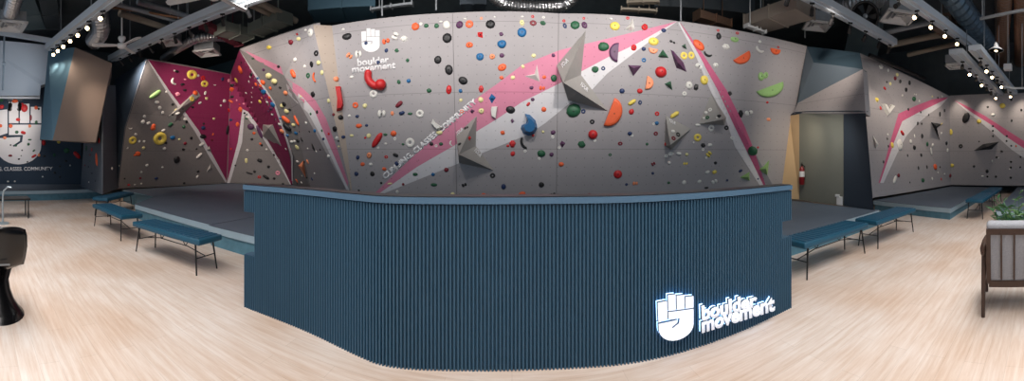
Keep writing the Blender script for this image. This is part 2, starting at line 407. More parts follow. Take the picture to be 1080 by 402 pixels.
# lintel, niche and navy buttress right of the main wall
wn = Wall('wall_niche', [TEAL, TEALD, GREYD, GREY], 'blue-grey folded lintel over the passage beside the main wall')
LT0, LT1 = V['T6'], R0T
LT1 = D(907, 56, 8.7); LM0 = D(858, 66, 8.9); LM1 = D(910, 73, 7.9); LL0 = D(841, 109, 9.1); LB0, LB1 = D(837.5, 119.5, 9.05), D(913, 119.5, 7.25)
wn.facet([LT0, LT1, LM0], 1); wn.facet([LT1, LM1, LM0], 1); wn.facet([LT0, LM0, LL0], 0); wn.facet([LM0, LM1, LL0], 0)
wn.facet([LL0, LM1, LB1, LB0], 3)  # paler facet: light on the lower lintel put into its colour
wn.done()
PLY = mat('niche_plywood_beige', (214, 182, 140), .6, noise=.1, nscale=3)
NICHE = mat('niche_grey_green_paint', (120, 122, 114), .7, noise=.08, nscale=2)
wni = Wall('wall_passage', [PLY, NICHE, NAVYP], 'beige and grey-green walls inside the passage beside the main wall')
n0, n1, n2 = Z(823, 209, zb), Z(843, 210.5, zb), Z(891, 217.2, zb)
def up(p, z): return Vector((p.x, p.y, z))
wni.facet([up(n0, 2.55)+Vector((.25, -.1, 0)), up(n1, 2.55), n1, n0], 0, .1)
wni.facet([up(n1, 2.55), up(n2, 2.55), n2, n1], 1, .1)
wni.facet([up(n0, 2.56)+Vector((.25, -.1, 0)), up(n1, 2.56), up(n2, 2.56), LB1+Vector((0, 0, .03)), LB0+Vector((0, 0, .03))], 2, .1)
wni.done()
bm = bmesh.new()
j = [D(890, 119.5, 7.75), D(913, 119.5, 7.25), D(921.5, 221.5, 7.15), D(890, 217.2, 7.75)]
slab(bm, j, Vector((.35, .35, 0))); struct(obj('wall_buttress', bm, NAVYP), 'leaning navy buttress panel at the passage')

# volumes: faceted wooden boxes on the walls, apex lifted off the wall
BV0 = None
def rebuild():
    global BV0
    BV0 = BVHTree.FromPolygons([p for t in BVT for p in t], [(3*i, 3*i+1, 3*i+2) for i in range(len(BVT))])
rebuild()
def surf(px, py):
    h = BV0.ray_cast(CAM, ray(px, py))
    if h[0] is None:
        g = CAM+ray(px, py)*9; h = BV0.find_nearest(g)
    n = h[1] if h[1].dot(CAM-h[0]) > 0 else -h[1]
    return h[0], n.normalized()
VOLM = mat('volume_sanded_grey', (154, 151, 147), .8, noise=.08, nscale=5)
VOLD = mat('volume_dark', (34, 36, 40), .7)
vols = []
def volume(base, apexes, lift, label, m=VOLM, group=None):
    """base: outline on the wall; apexes: one or two points whose faces fan to the outline"""
    bm = bmesh.new(); P = [surf(*p)[0] for p in base]
    n = surf(*apexes[0])[1]
    A = []
    for a in apexes:
        s = surf(*a)[0]; k = lift/abs(ray(*a).normalized().dot(n)); A.append(s-ray(*a).normalized()*k)
    root = sum(P, Vector())/len(P)
    loc = lambda p: p-root
    pv = [bm.verts.new(loc(p)) for p in P]; av = [bm.verts.new(loc(a)) for a in A]
    bvs = [bm.verts.new(loc(p)-n*.02) for p in P]
    N = len(P); tri = []
    if len(A) == 1:
        for i in range(N): bm.faces.new((pv[i], pv[(i+1) % N], av[0])); tri.append((P[i], P[(i+1) % N], A[0]))
    for i in range(N): bm.faces.new((pv[i], bvs[i], bvs[(i+1) % N], pv[(i+1) % N]))
    bm.faces.new(bvs)
    bmesh.ops.recalc_face_normals(bm, faces=bm.faces)
    o = obj('climbing_volume', bm, m); o.location = root
    tag(o, label, 'climbing volume', group)
    vols.append([list(t) for t in tri]); return o
volume([(618, 32), (587, 69), (599, 106), (641, 117), (613, 79)], [(594, 87)], .60, 'tall grey faceted volume across the pink band right of the wall centre')
volume([(503, 122), (481, 142), (484, 172), (521, 180), (502, 154)], [(484, 163)], .52, 'smaller grey faceted volume on the pink band under the slogan')
volume([(702, 122), (701, 154), (708, 158), (729, 136)], [(707, 153)], .34, 'grey triangular volume low on the wall with four small holds on it')
volume([(750, 99), (737, 131), (764, 132), (766, 124)], [(762, 126)], .34, 'grey triangular volume touching the white stripe near the right fold')
volume([(177, 123), (208, 94.5), (212, 101), (184, 129)], [(190, 114)], .25, 'long grey box volume across the magenta edge in the left bay')
volume([(277, 131), (288, 131), (298, 156), (277, 144)], [(283, 135)], .14, 'pale sanded volume on the magenta wall in the left corner')
volume([(218, 158), (220.8, 153.5), (223, 160)], [(221, 157.5)], .10, 'small grey pyramid volume on the white edge, upper of the left pair')
volume([(217.5, 181.5), (222, 172.5), (224.5, 178)], [(222, 177)], .10, 'small grey pyramid volume low beside the magenta, lower of the left pair')
volume([(982, 129), (993, 131), (988, 135), (991.5, 148.5)], [(987.5, 133)], .25, 'dark arrow-shaped volume near the right bay corner', VOLD)
volume([(1027, 159), (1037, 152), (1053.5, 149.5), (1046, 157.5)], [(1041, 155)], .25, 'dark angular volume low on the far right wall', VOLD)
for t in vols: BVT.extend(t)
rebuild()

# ------------------------------------------------------------------ lettering and signs
def text_mesh(txt, bold=.02, extr=0.0):
    c = bpy.data.curves.new('lettering', 'FONT'); c.body = txt; c.offset = bold; c.extrude = 0; c.fill_mode = 'FRONT'; c.resolution_u = 3
    o = bpy.data.objects.new('tmp', c); COL.objects.link(o)
    bpy.context.view_layer.update()
    me = bpy.data.meshes.new_from_object(o.evaluated_get(bpy.context.evaluated_depsgraph_get()))
    bpy.data.objects.remove(o); return me
def place_flat(me_or_bm, quad, off, thick, name, m, surface, parent=None, sub=False, mside=None):
    """flat artwork (unit box) laid on a wall inside the quad (bl, br, tr, tl) and given a thickness"""
    bm = me_or_bm
    if not isinstance(bm, bmesh.types.BMesh): bm = bmesh.new(); bm.from_mesh(me_or_bm)
    bmesh.ops.remove_doubles(bm, verts=bm.verts, dist=1e-5)
    xs = [v.co.x for v in bm.verts]; ys = [v.co.y for v in bm.verts]; x0, x1, y0, y1 = min(xs), max(xs), min(ys), max(ys)
    nn = {}
    for v in bm.verts:
        a = (v.co.x-x0)/(x1-x0); b = (v.co.y-y0)/(y1-y0)
        bl, br, tr, tl = quad
        px = (1-b)*((1-a)*bl[0]+a*br[0])+b*((1-a)*tl[0]+a*tr[0]); py = (1-b)*((1-a)*bl[1]+a*br[1])+b*((1-a)*tl[1]+a*tr[1])
        p, n = surface(px, py); v.co = p+n*off; nn[v.index] = n
    n = surface((quad[0][0]+quad[2][0])/2, (quad[0][1]+quad[2][1])/2)[1]
    if thick:
        r = bmesh.ops.extrude_face_region(bm, geom=list(bm.faces)); vs = [g for g in r['geom'] if isinstance(g, bmesh.types.BMVert)]
        fs = {g for g in r['geom'] if isinstance(g, bmesh.types.BMFace)}
        bmesh.ops.translate(bm, verts=vs, vec=n*thick)
        if mside is not None:
            for f in bm.faces:
                if f not in fs: f.material_index = mside
    return obj(name, bm, m, parent)
def hand_bm(full=True):
    """raised hand sign: four fingers of unequal length over a rounded palm, thin gaps between"""
    bm = bmesh.new()
    def poly(P): 
        vs = [bm.verts.new((x, y, 0)) for x, y in P]
        for t in tessellate_polygon([[v.co for v in vs]]):
            try: bm.faces.new([vs[i] for i in t])
            except ValueError: pass
    poly([(0, .44), (.26, .50), (.26, .88), (0, .86)])                    # outer finger, shorter
    poly([(.29, .66), (.50, .66), (.50, 1.0), (.29, 1.0)])
    poly([(.53, .66), (.74, .66), (.74, .97), (.53, .97)])
    poly([(.77, .66), (1.0, .66), (1.0, .92), (.77, .92)])
    arc = [(.5+.5*math.cos(a), .30+.30*math.sin(a)) for a in [PI+PI*k/14 for k in range(15)]]
    poly([(0, .415)]+arc+[(1, .635), (.29, .635), (.29, .47), (.60, .47), (.58, .36), (.40, .28), (.37, .30), (.53, .375), (.54, .44)])
    return bm
lid = {'surface': surf}
h = place_flat(hand_bm(), ((382, 55), (400.5, 55), (400.5, 30), (381, 30)), .006, .003, 'painted_hand_sign', LETTER, surf)
tag(h, 'white painted hand sign on the main wall above the words', 'wall sign')
def words(txt, quad, label, bold=.03, m=LETTER, surface=surf, off=.006, thick=.003, name='painted_lettering', mside=None):
    o = place_flat(text_mesh(txt, bold), quad, off, thick, name, m, surface, mside=mside); tag(o, label, 'lettering'); return o
words('boulder', ((377, 70.5), (410.5, 66.5), (410.3, 59), (376.7, 62)), 'white painted word boulder under the hand on the main wall', .035)
words('movement', ((371.5, 77.5), (417.5, 72.5), (417.3, 65.5), (371.3, 70.5)), 'white painted word movement under the hand on the main wall', .035)
words('CLIMBING. CLASSES. COMMUNITY', ((406.5, 190), (504, 108), (499.5, 103.5), (402.5, 184.5)), 'white slanted slogan in capitals along the pink band', .06)
words('YOUR', ((593, 72.5), (600, 64.5), (597.5, 61), (591, 68)), 'small white word on the upper face of the tall volume', .03)
words('YOUR', ((611, 89), (619, 97.5), (621, 94), (613.5, 86)), 'small white word on the lower face of the tall volume', .03)
words('YOUR', ((482, 143.5), (489, 137.5), (487.5, 134), (480.8, 139.8)), 'small white word on the upper face of the smaller volume', .03)
words('YOUR', ((499, 158.5), (506, 166.5), (509, 163.5), (502, 156)), 'small white word on the lower face of the smaller volume', .03)
words('YOUR', ((704.5, 128), (712, 132), (713, 129), (705.5, 125)), 'small white word on the low triangular volume', .03)
h = place_flat(hand_bm(), ((-4.5, 173.5), (43.5, 173.5), (43.5, 107.5), (-4.5, 107.5)), .006, .005, 'painted_hand_sign', LETTER, surf)
tag(h, 'very large white hand sign on the far left wall', 'wall sign')
words('CLIMBING. CLASSES. COMMUNITY', ((-21, 180.6), (55.5, 180), (55.5, 176), (-21, 176.4)), 'white slogan in capitals below the far left hand sign', .03)

# ------------------------------------------------------------------ reception counter
CP = [(250, 328.5), (257, 324), (295, 338.5), (330, 353), (365, 370.5), (385, 380), (400, 386), (430, 390.5), (480, 391.5), (540, 391.5), (580, 390.5), (620, 388.5), (665, 384.5), (700, 377.5), (740, 366), (780, 351), (800, 342), (835, 325)]
pts = [G(*p) for p in CP][1:]
path = [Vector((p.x, p.y, 0)) for p in pts]
def chaikin(P, k=2):
    for _ in range(k):
        Q = [P[0]]
        for a, b in zip(P, P[1:]): Q += [a*.75+b*.25, a*.25+b*.75]
        P = Q+[P[-1]]
    return P
path = chaikin(path)
def resample(P, step):
    out = [P[0].copy()]; need = step
    for a, b in zip(P, P[1:]):
        seg = (b-a).length; pos = 0
        while seg-pos >= need: pos += need; out.append(a.lerp(b, pos/seg)); need = step
        need -= seg-pos
    return out
RW = .0265
fine = resample(path, RW/8)
nf = len(fine)
norm = []
for i in range(nf):
    t = (fine[min(i+20, nf-1)]-fine[max(i-20, 0)]).normalized(); norm.append(Vector((t.y, -t.x, 0)))   # toward the visitor
CH = 1.205
counter = empty('reception_counter', (0, 2.4, 0))
tag(counter, 'long dark blue fluted reception counter in the middle of the floor', 'reception counter')
def cpart(name, bm, m):
    o = obj(name, bm, m, counter); o.location = (0, -2.4, 0); return o
def ribprof(i):
    ph = (i % 8)
    return (.000, .011, .0125, .0125, .011, .000, -.012, -.012)[ph]
def strip(bm, lo, hi, i0, i1, thick=.12):
    """fluted board from height lo to hi between samples i0 and i1"""
    a, b, c, e = [], [], [], []
    for i in range(i0, i1+1):
        p = fine[i]+norm[i]*(ribprof(i)-.0125); q = fine[i]-norm[i]*thick
        a.append(bm.verts.new((p.x, p.y, lo))); b.append(bm.verts.new((p.x, p.y, hi)))
        if i in (i0, i1) or i % 8 == 0:
            c.append((i-i0, bm.verts.new((q.x, q.y, lo)), bm.verts.new((q.x, q.y, hi))))
    for i in range(len(a)-1): bm.faces.new((a[i], a[i+1], b[i+1], b[i]))
    for (i, c0, c1), (k, d0, d1) in zip(c, c[1:]):
        bm.faces.new((d0, c0, c1, d1))
        bm.faces.new([b[x] for x in range(i, k+1)]+[d1, c1]); bm.faces.new([a[x] for x in range(k, i-1, -1)]+[c0, d0])
    bm.faces.new((a[0], b[0], c[0][2], c[0][1])); bm.faces.new((b[-1], a[-1], c[-1][1], c[-1][2]))
bm = bmesh.new()
nl = int(.135/(RW/8)); nr = int(.12/(RW/8))
FT = 1.150
strip(bm, 0, .52, 0, nf-1)
strip(bm, .52, .70, nl, nf-1)
strip(bm, .70, .86, nl, nf-1-nr)
strip(bm, .86, .94, nl, nf-1)
strip(bm, .94, FT, 0, nf-1)
bmesh.ops.recalc_face_normals(bm, faces=bm.faces)
cpart('fluted_front', bm, COUNTER)
def ledge(bm, fwd, back, lo, hi, i0=0, i1=None, step=16, ext=0):
    i1 = nf-1 if i1 is None else i1; ids = list(range(i0, i1, step))+[i1]; R = []
    for i in ids:
        p = fine[i]+norm[i]*fwd; q = fine[i]-norm[i]*back
        R.append([bm.verts.new(x) for x in ((p.x, p.y, lo), (p.x, p.y, hi), (q.x, q.y, hi), (q.x, q.y, lo))])
    for r, s in zip(R, R[1:]):
        for k in range(4): bm.faces.new((r[k], s[k], s[(k+1) % 4], r[(k+1) % 4]))
    bm.faces.new(R[0]); bm.faces.new(R[-1][::-1]); bmesh.ops.recalc_face_normals(bm, faces=bm.faces)
bm = bmesh.new(); ledge(bm, .012, .15, FT+.008, CH-.004); cpart('ledge', bm, COUNTERL)['label'] = 'lighter blue ledge band'
bm = bmesh.new(); ledge(bm, -.012, .15, CH-.004, CH+.003); cpart('counter_top', bm, CTOP)['label'] = 'narrow black top'
bm = bmesh.new(); ledge(bm, -.13, .75, .72, .76, 60, nf-61); cpart('worktop', bm, CTOP)
bm = bmesh.new(); ledge(bm, -.60, .66, .0, .72, 70, nf-71, 40); cpart('back_panel', bm, COUNTERL)
# backlit sign on the counter
cbv = None
def csurf(px, py):
    # the counter front is upright: meet its plan curve in this bearing
    r = ray(px, py); best = None
    for i in range(0, nf-1, 4):
        p = fine[i]; q = fine[min(i+4, nf-1)]
        e = q-p; den = r.x*e.y-r.y*e.x
        if abs(den) < 1e-9: continue
        t = (p.x*e.y-p.y*e.x)/den; u = (p.x*r.y-p.y*r.x)/den
        if 0 <= u <= 1 and t > 0: return CAM+r*t, norm[i]
    return CAM+r*2.6, Vector((0, -1, 0))
sg = empty('backlit_sign', G(750, 362)+Vector((0, 0, .3))); tag(sg, 'glowing white hand and company name fixed on the counter front', 'sign')
def spart(o): o.location = -sg.location; o.parent = sg; return o
SIDE = mat('sign_return_shade_grey', (96, 110, 126), .5)  # dark letter sides: their shadow outline put into the colour
for art, q in ((hand_bm, ((692.5, 358.5), (728, 352), (728, 306), (690.5, 309.5))), (lambda: text_mesh('boulder', .045), ((736.5, 336), (794.5, 321.5), (794, 306.5), (736, 320))), (lambda: text_mesh('movement', .045), ((736.5, 348.5), (813, 326), (812.5, 311), (736.2, 334)))):
    nm = 'hand_emblem' if art is hand_bm else 'sign_lettering'
    f_ = spart(place_flat(art(), q, .030, .025, nm, [SIGN, SIDE], csurf, mside=1))
    g_ = place_flat(art(), q, .016, .006, 'led_backing', [SIGNBACK], csurf); g_.parent = f_

# ------------------------------------------------------------------ crash mats
def crash_mat(x0, y0, x1, y1, h, label, rec=True, edgeband=True, group=None, poly=None):
    c = Vector(((x0+x1)/2, (y0+y1)/2, 0)); r = empty('crash_mat', c); tag(r, label, 'crash mat', group)
    P = poly or [(x0, y0), (x1, y0), (x1, y1), (x0, y1)]
    P = [(x-c.x, y-c.y) for x, y in P]
    def pr(name, z0, z1, ins, m, bev=0):
        bm = bmesh.new(); cx = sum(p[0] for p in P)/len(P); cy = sum(p[1] for p in P)/len(P)
        Q = [Vector((x-math.copysign(ins, x-cx), y-math.copysign(ins, y-cy), z0)) for x, y in P]
        slab(bm, Q, (0, 0, z1-z0))
        if bev: bmesh.ops.bevel(bm, geom=[e for e in bm.edges if len(e.link_faces) == 2], offset=bev, segments=2, affect='EDGES')
        return obj(name, bm, m, r)
    pr('foam_body', 0, h-.115, .03, MATSIDE)
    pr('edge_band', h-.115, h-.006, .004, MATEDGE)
    pr('mat_cover', h-.006, h, .0, MATTOP)
    return r
gm = 'thick grey crash mats in front of the main wall'
crash_mat(-10.4, 3.62, -4.41, 9.4, .33, 'wide grey crash mat under the left magenta bay', group=gm, poly=[(-7.2, 3.62), (-4.41, 3.62), (-4.41, 7.9), (-7.8, 10.5), (-10.3, 9.3), (-10.35, 4.75), (-8.2, 4.72)])
crash_mat(-4.39, 3.56, -.01, 7.3, .33, 'grey crash mat behind the left half of the counter', group=gm)
crash_mat(.01, 3.52, 3.1, 7.2, .33, 'grey crash mat behind the right half of the counter', group=gm)
crash_mat(3.12, 3.42, 6.35, 6.9, .33, 'grey crash mat running to the passage behind the right benches', group=gm)
crash_mat(-13.75, -3, -10.9, 4.25, .33, 'grey crash mat under the far left hand sign wall', group=gm)
crash_mat(7.6, 2.2, 12.85, 5.4, .27, 'blue-edged crash mat in the right bay under the corner', group=gm, poly=[(7.5, 2.2), (12.6, 2.2), (12.6, 3.7), (8.0, 4.5)])
crash_mat(7.35, -3.2, 12.85, 1.15, .27, 'blue-edged crash mat behind the potted plant', group=gm)
bm = bmesh.new(); slab(bm, [(-7.32, 3.74, 0), (-8.22, 4.70, 0), (-10.0, 4.6, 0), (-8.95, 4.5, 0), (-8.2, 4.15, 0)], (0, 0, .325))
tag(obj('crash_mat', bm, mat('flap_teal_vinyl', (72, 104, 116), .5)), 'small pale teal wedge-shaped mat behind the farthest left bench', 'crash mat')

# ------------------------------------------------------------------ benches
def make_bench(L=1.48, W=.42):
    r = empty('bench', (0, 0, 0))
    bm = bmesh.new(); rbox(bm, (0, 0, .418), (L, W, .075), .016, 2)
    seat = obj('seat', bm, VINYL, r, True)
    bm = bmesh.new()
    for k in range(17): rbox(bm, ((k-8)*.082, 0, .459), (.066, W-.05, .012), .006, 1)
    obj('ribbed_upholstery', bm, VINYLD, seat)
    for sx in (-1, 1):
        for sy in (-1, 1):
            bm = bmesh.new(); tube(bm, [(sx*.62, sy*.155, .385), (sx*.672, sy*.185, 0)], [.013, .010], 8); obj('leg', bm, BLACKM, r)
    bm = bmesh.new()
    for sx in (-1, 1): tube(bm, [(sx*.645, -.17, .2), (sx*.645, .17, .2)], .007, 6)
    for sy in (-1, 1): tube(bm, [(-.62, sy*.155, .375), (.62, sy*.155, .375)], .009, 6)
    obj('frame_rail', bm, BLACKM, r)
    bm = bmesh.new()
    zz = [(-.645, .2), (-.36, .27), (-.28, .37), (-.2, .27), (.2, .27), (.28, .37), (.36, .27), (.645, .2)]
    for sy in (0,): tube(bm, [(-.645, 0, .2), (-.30, 0, .26), (.30, 0, .26), (.645, 0, .2)], .007, 6)
    for cx in (-.26, .26):
        tube(bm, [(cx-.1, 0, .375), (cx, 0, .255)], .006, 6); tube(bm, [(cx+.1, 0, .375), (cx, 0, .255)], .006, 6)
    obj('stretcher', bm, BLACKM, r)
    return r
bench0 = make_bench(); first = True
def place_bench(cx, cy, rz, label):
    global first
    b = bench0 if first else copy_tree(bench0); first = False
    b.location = (cx, cy, 0); b.rotation_euler = (0, 0, rz); tag(b, label, 'bench', 'teal padded benches along the mats')
place_bench(-4.06, 2.65, math.radians(6.7), 'teal bench nearest the left end of the counter')
place_bench(-6.05, 2.62, 0, 'teal bench second from the counter on the left side')
place_bench(-8.13, 3.5, math.radians(128), 'teal bench farthest from the counter on the left, turned toward the pillar')
place_bench(3.77, 2.83, 0, 'teal bench tucked against the right end of the counter')
place_bench(5.43, 2.75, math.radians(-2), 'teal bench second from the counter on the right side')
place_bench(8.42, 1.68, math.radians(-1), 'teal bench on the far right between two mats, nearer one')
place_bench(10.0, 1.66, math.radians(0), 'teal bench on the far right between two mats, deeper one')

# ------------------------------------------------------------------ left foreground furniture
def sweep_shell(bm, rows, thick):
    """surface through rows of points, thickened"""
    g = [[bm.verts.new(p) for p in row] for row in rows]
    for i in range(len(g)-1):
        for k in range(len(g[0])-1): bm.faces.new((g[i][k], g[i][k+1], g[i+1][k+1], g[i+1][k]))
    bmesh.ops.recalc_face_normals(bm, faces=bm.faces); bmesh.ops.solidify(bm, geom=list(bm.faces), thickness=thick)
ch = empty('cantilever_chair', (-3.22, .21, 0), PI); tag(ch, 'glossy black moulded cantilever chair with flared base in the near left', 'chair')
GLOSS = mat('glossy_black_plastic', (12, 12, 14), .22)
rows = []
for x, z, hw, wrap in ((-.24, .865, .19, .05), (-.25, .845, .235, .07), (-.245, .78, .255, .09), (-.235, .68, .26, .10), (-.215, .58, .25, .11), (-.18, .50, .235, .10), (-.10, .44, .225, .05), (.05, .425, .225, .03), (.20, .435, .23, .02), (.25, .42, .22, .0), (.262, .38, .19, .0)):
    rows.append([(x+wrap*s_*s_, s_*hw, z+(.035*s_*s_ if z < .47 else -.02*s_**4)) for s_ in [-1+2*k/14 for k in range(15)]])
bm = bmesh.new(); sweep_shell(bm, rows, .012); obj('seat_shell', bm, GLOSS, ch, True)
bm = bmesh.new(); n_ = 24; rings = []
for z, rx, ry, cx in ((0, .25, .25, .0), (.015, .245, .245, .0), (.05, .20, .205, .02), (.12, .145, .155, .05), (.20, .11, .125, .09), (.28, .10, .115, .13), (.36, .085, .15, .18), (.42, .06, .19, .20)):
    rings.append([bm.verts.new((cx+rx*math.cos(2*PI*k/n_), ry*math.sin(2*PI*k/n_), z)) for k in range(n_)])
for q, r in zip(rings, rings[1:]):
    for k in range(n_): bm.faces.new((q[k], q[(k+1) % n_], r[(k+1) % n_], r[k]))
bm.faces.new(rings[0]); bm.faces.new(rings[-1]); obj('flared_base', bm, GLOSS, ch, True)
bm = bmesh.new(); rbox(bm, (-.235, -.02, .53), (.012, .14, .016), .004, 1); obj('handle_slot', bm, mat('slot_rim_grey', (120, 122, 124), .4), ch)
# second chair with blue pad and round white table beyond it
c2 = empty('padded_chair', D(-6, 232, 4.7)*1.0); c2.location.z = 0; c2.rotation_euler = (0, 0, math.radians(60)); tag(c2, 'dark chair with rounded blue backrest behind the black moulded chair', 'chair')
bm = bmesh.new(); rows = [[(-.2+.1*s*s, s*.24*(1-.25*max(0, (z-.7))/.16), z) for s in [-1+2*k/10 for k in range(11)]] for z in (.45, .55, .65, .75, .83, .87)]
sweep_shell(bm, rows, .03); obj('backrest', bm, mat('blue_pad', (28, 78, 112), .5), c2, True)
bm = bmesh.new(); rbox(bm, (.03, 0, .44), (.46, .46, .05), .02, 2); obj('seat', bm, GLOSS, c2, True)
for sx in (-1, 1):
    for sy in (-1, 1):
        bm = bmesh.new(); tube(bm, [(sx*.16, sy*.16, .42), (sx*.22, sy*.21, 0)], .012); obj('leg', bm, BLACKM, c2)
tb = empty('round_table', (-4.1, -.45, 0)); tag(tb, 'white round table at the left edge by the black chair', 'table')
bm = bmesh.new(); lathe(bm, [(.28, .725), (.30, .73), (.30, .745), (.28, .75)], 36); obj('table_top', bm, WHITEP, tb)
bm = bmesh.new(); lathe(bm, [(.22, 0), (.22, .015), (.04, .04), (.03, .1), (.03, .70), (.08, .724)], 24); obj('pedestal', bm, BLACKM, tb)
# dark side table with a pale swan-neck pipe by the far left mat
st = empty('side_table', D(11, 208, 8.2)); st.location.z = 0; tag(st, 'low dark side table at the edge of the far left mat', 'side table')
bm = bmesh.new(); rbox(bm, (0, 0, .45), (.55, .9, .04), .008, 1); obj('table_top', bm, BLACKM, st)
for sx in (-1, 1):
    for sy in (-1, 1):
        bm = bmesh.new(); tube(bm, [(sx*.23, sy*.4, .43), (sx*.23, sy*.4, 0)], .015); obj('leg', bm, BLACKM, st)
bm = bmesh.new(); B = D(3, 215, 7.4); B.z = 0
tube(bm, [B, B+Vector((0, 0, .6)), B+Vector((.02, .02, .72)), B+Vector((.08, .10, .80)), B+Vector((.12, .18, .79))], .02, 8)
lathe(bm, [(.14, 0), (.14, .02), (.03, .03)], 20, B)
tag(obj('stand_pipe', bm, mat('pale_metal', (170, 184, 192), .35, .6)), 'pale swan-neck metal stand at the far left edge', 'stand')

# ------------------------------------------------------------------ right foreground: slatted armchair and plant
ac = empty('armchair', (0, 0, 0)); tag(ac, 'dark wooden slat-back armchair with grey cushions at the right edge', 'armchair')
A0 = G(1036.5, 338)                       # near rear foot
ax = Vector((.125, -.992, 0)).normalized()  # across the back, away from the aisle
fx = Vector((.992, .125, 0)).normalized()   # the way it faces
def a3(u, v, z): p = A0+ax*u+fx*v; return Vector((p.x, p.y, z))
W_ = .66
bm = bmesh.new(); tube(bm, [a3(0, .06, 0), a3(.0, .1, .30), a3(.0, .12, .58)], [.018, .022, .02], 8); obj('leg', bm, WOODD, ac)
bm = bmesh.new(); tube(bm, [a3(W_, .06, 0), a3(W_, .1, .30), a3(W_, .12, .58)], [.018, .022, .02], 8); obj('leg', bm, WOODD, ac)
for u in (0, W_):
    bm = bmesh.new(); tube(bm, [a3(u, .66, 0), a3(u, .64, .3), a3(u, .63, .60)], [.018, .022, .02], 8); obj('leg', bm, WOODD, ac)
    bm = bmesh.new(); tube(bm, [a3(u-.0, .0, .60), a3(u, .1, .625), a3(u, .35, .63), a3(u, .68, .60)], [.018, .034, .03, .02], 8); obj('armrest', bm, WOODD, ac, True)
bf = bmesh.new()
bar(bf, a3(.05, .02, .80), a3(W_-.02, .02, .80), .03, .055); bar(bf, a3(.05, .12, .29), a3(W_-.02, .12, .29), .03, .06)
bar(bf, a3(.05, .12, .30), a3(.05, .015, .82), .04, .03); bar(bf, a3(W_-.02, .12, .30), a3(W_-.02, .015, .82), .04, .03)
obj('back_frame', bf, WOODD, ac)
for k in range(1, 5):
    u = .05+(W_-.07)*k/5
    bm = bmesh.new(); bar(bm, a3(u, .115, .34), a3(u, .025, .80), .016, .055); obj('slat', bm, WOODD, ac)
bm = bmesh.new(); bar(bm, a3(.0, .12, .30), a3(.0, .64, .30), .03, .05); bar(bm, a3(W_, .12, .30), a3(W_, .64, .30), .03, .05); bar(bm, a3(0, .63, .31), a3(W_, .63, .31), .03, .05)
obj('seat_rail', bm, WOODD, ac)
def cush(bm, c, u, v, w_, su, sv, sw):
    M = Matrix((u, v, w_)).transposed().to_4x4(); M.translation = c
    rbox(bm, (0, 0, 0), (su, sv, sw), min(su, sv, sw)*.32, 3, M)
bt = (a3(0, .015, .82)-a3(0, .12, .30)).normalized(); bn = ax.cross(bt)
bm = bmesh.new(); cush(bm, a3(W_/2, .12, .595), ax, bn, bt, W_-.06, .12, .58); obj('back_cushion', bm, FABRIC, ac, True)
bm = bmesh.new(); cush(bm, a3(W_/2, .40, .385), ax, fx, Vector((0, 0, 1)), W_-.06, .56, .13); obj('seat_cushion', bm, FABRIC, ac, True)
# plant
pp = D(1074, 240, 4.6); pl = empty('potted_plant', (pp.x, pp.y, 0)); tag(pl, 'leafy green potted plant behind the wooden armchair', 'plant')
bm = bmesh.new(); lathe(bm, [(.11, 0), (.15, .05), (.17, .42), (.185, .44), (.165, .44), (.15, .40)], 24); obj('pot', bm, mat('speckled_grey_pot', (150, 152, 154), .7, noise=.3, nscale=60), pl)
bm = bmesh.new(); lathe(bm, [(.01, .395), (.155, .40), (.155, .405), (.01, .41)], 20); obj('soil', bm, mat('potting_soil', (48, 36, 28), .95), pl)
rnd = random.Random(3)
bms = bmesh.new(); bml = bmesh.new(); bmp = bmesh.new()
for k in range(42):
    a = rnd.uniform(0, 2*PI); ln = rnd.uniform(.30, .62); el = rnd.uniform(.45, 1.25)
    dv = Vector((math.cos(a)*math.cos(el), math.sin(a)*math.cos(el), math.sin(el)))
    b0 = Vector((0, 0, .40)); tip = b0+dv*ln
    tube(bms, [b0, b0+dv*ln*.5+Vector((0, 0, .02)), tip], .004, 5)
    for q in range(4):
        t0 = b0.lerp(tip, .45+.18*q); sd = dv.cross(Vector((0, 0, 1))).normalized()*(1 if q % 2 else -1)
        ld = (dv*.5+sd*.7+Vector((0, 0, rnd.uniform(-.5, .4)))).normalized(); L_ = rnd.uniform(.10, .17); wd = ld.cross(Vector((rnd.random(), rnd.random(), 1))).normalized()*L_*.22
        tgt = bmp if rnd.random() < .3 else bml
        m1 = t0+ld*L_*.45; e1 = t0+ld*L_-Vector((0, 0, .02)); nn = ld.cross(wd).normalized()*.004
        top = [tgt.verts.new(x) for x in (t0, m1+wd, e1, m1-wd)]; bot = [tgt.verts.new(x-nn) for x in (t0, m1+wd, e1, m1-wd)]
        tgt.faces.new(top); tgt.faces.new(bot[::-1])
        for i in range(4): tgt.faces.new((top[i], bot[i], bot[(i+1) % 4], top[(i+1) % 4]))
obj('stem', bms, LEAF, pl); obj('foliage', bml, LEAF, pl); obj('foliage', bmp, LEAFL, pl)['label'] = 'paler young leaves'

# ------------------------------------------------------------------ passage fittings
p, n = surf(848.5, 183)
ex = empty('fire_extinguisher', p+n*.09-Vector((0, 0, .28))); tag(ex, 'red fire extinguisher hung on the grey passage wall', 'fire extinguisher')
REDG = mat('extinguisher_red', (120, 18, 26), .3)
bm = bmesh.new(); lathe(bm, [(.055, 0), (.07, .02), (.07, .36), (.055, .42), (.025, .45), (.02, .47)], 20); obj('cylinder', bm, REDG, ex, True)
bm = bmesh.new(); rbox(bm, (0, 0, .50), (.05, .05, .06), .01, 1); bar(bm, (0, 0, .54), (-.06, -.06, .57), .02); tube(bm, [(.02, 0, .5), (.09, -.02, .46), (.10, -.03, .3), (.09, -.03, .12)], .011, 8); obj('valve_and_hose', bm, BLACKM, ex)
bm = bmesh.new(); Mx = Matrix.Rotation(math.atan2(-n.x, n.y)+PI, 4, 'Z'); lathe(bm, [(.0705, .2), (.0715, .2), (.0715, .34), (.0705, .34)], 20); obj('paper_label', bm, WHITEP, ex)
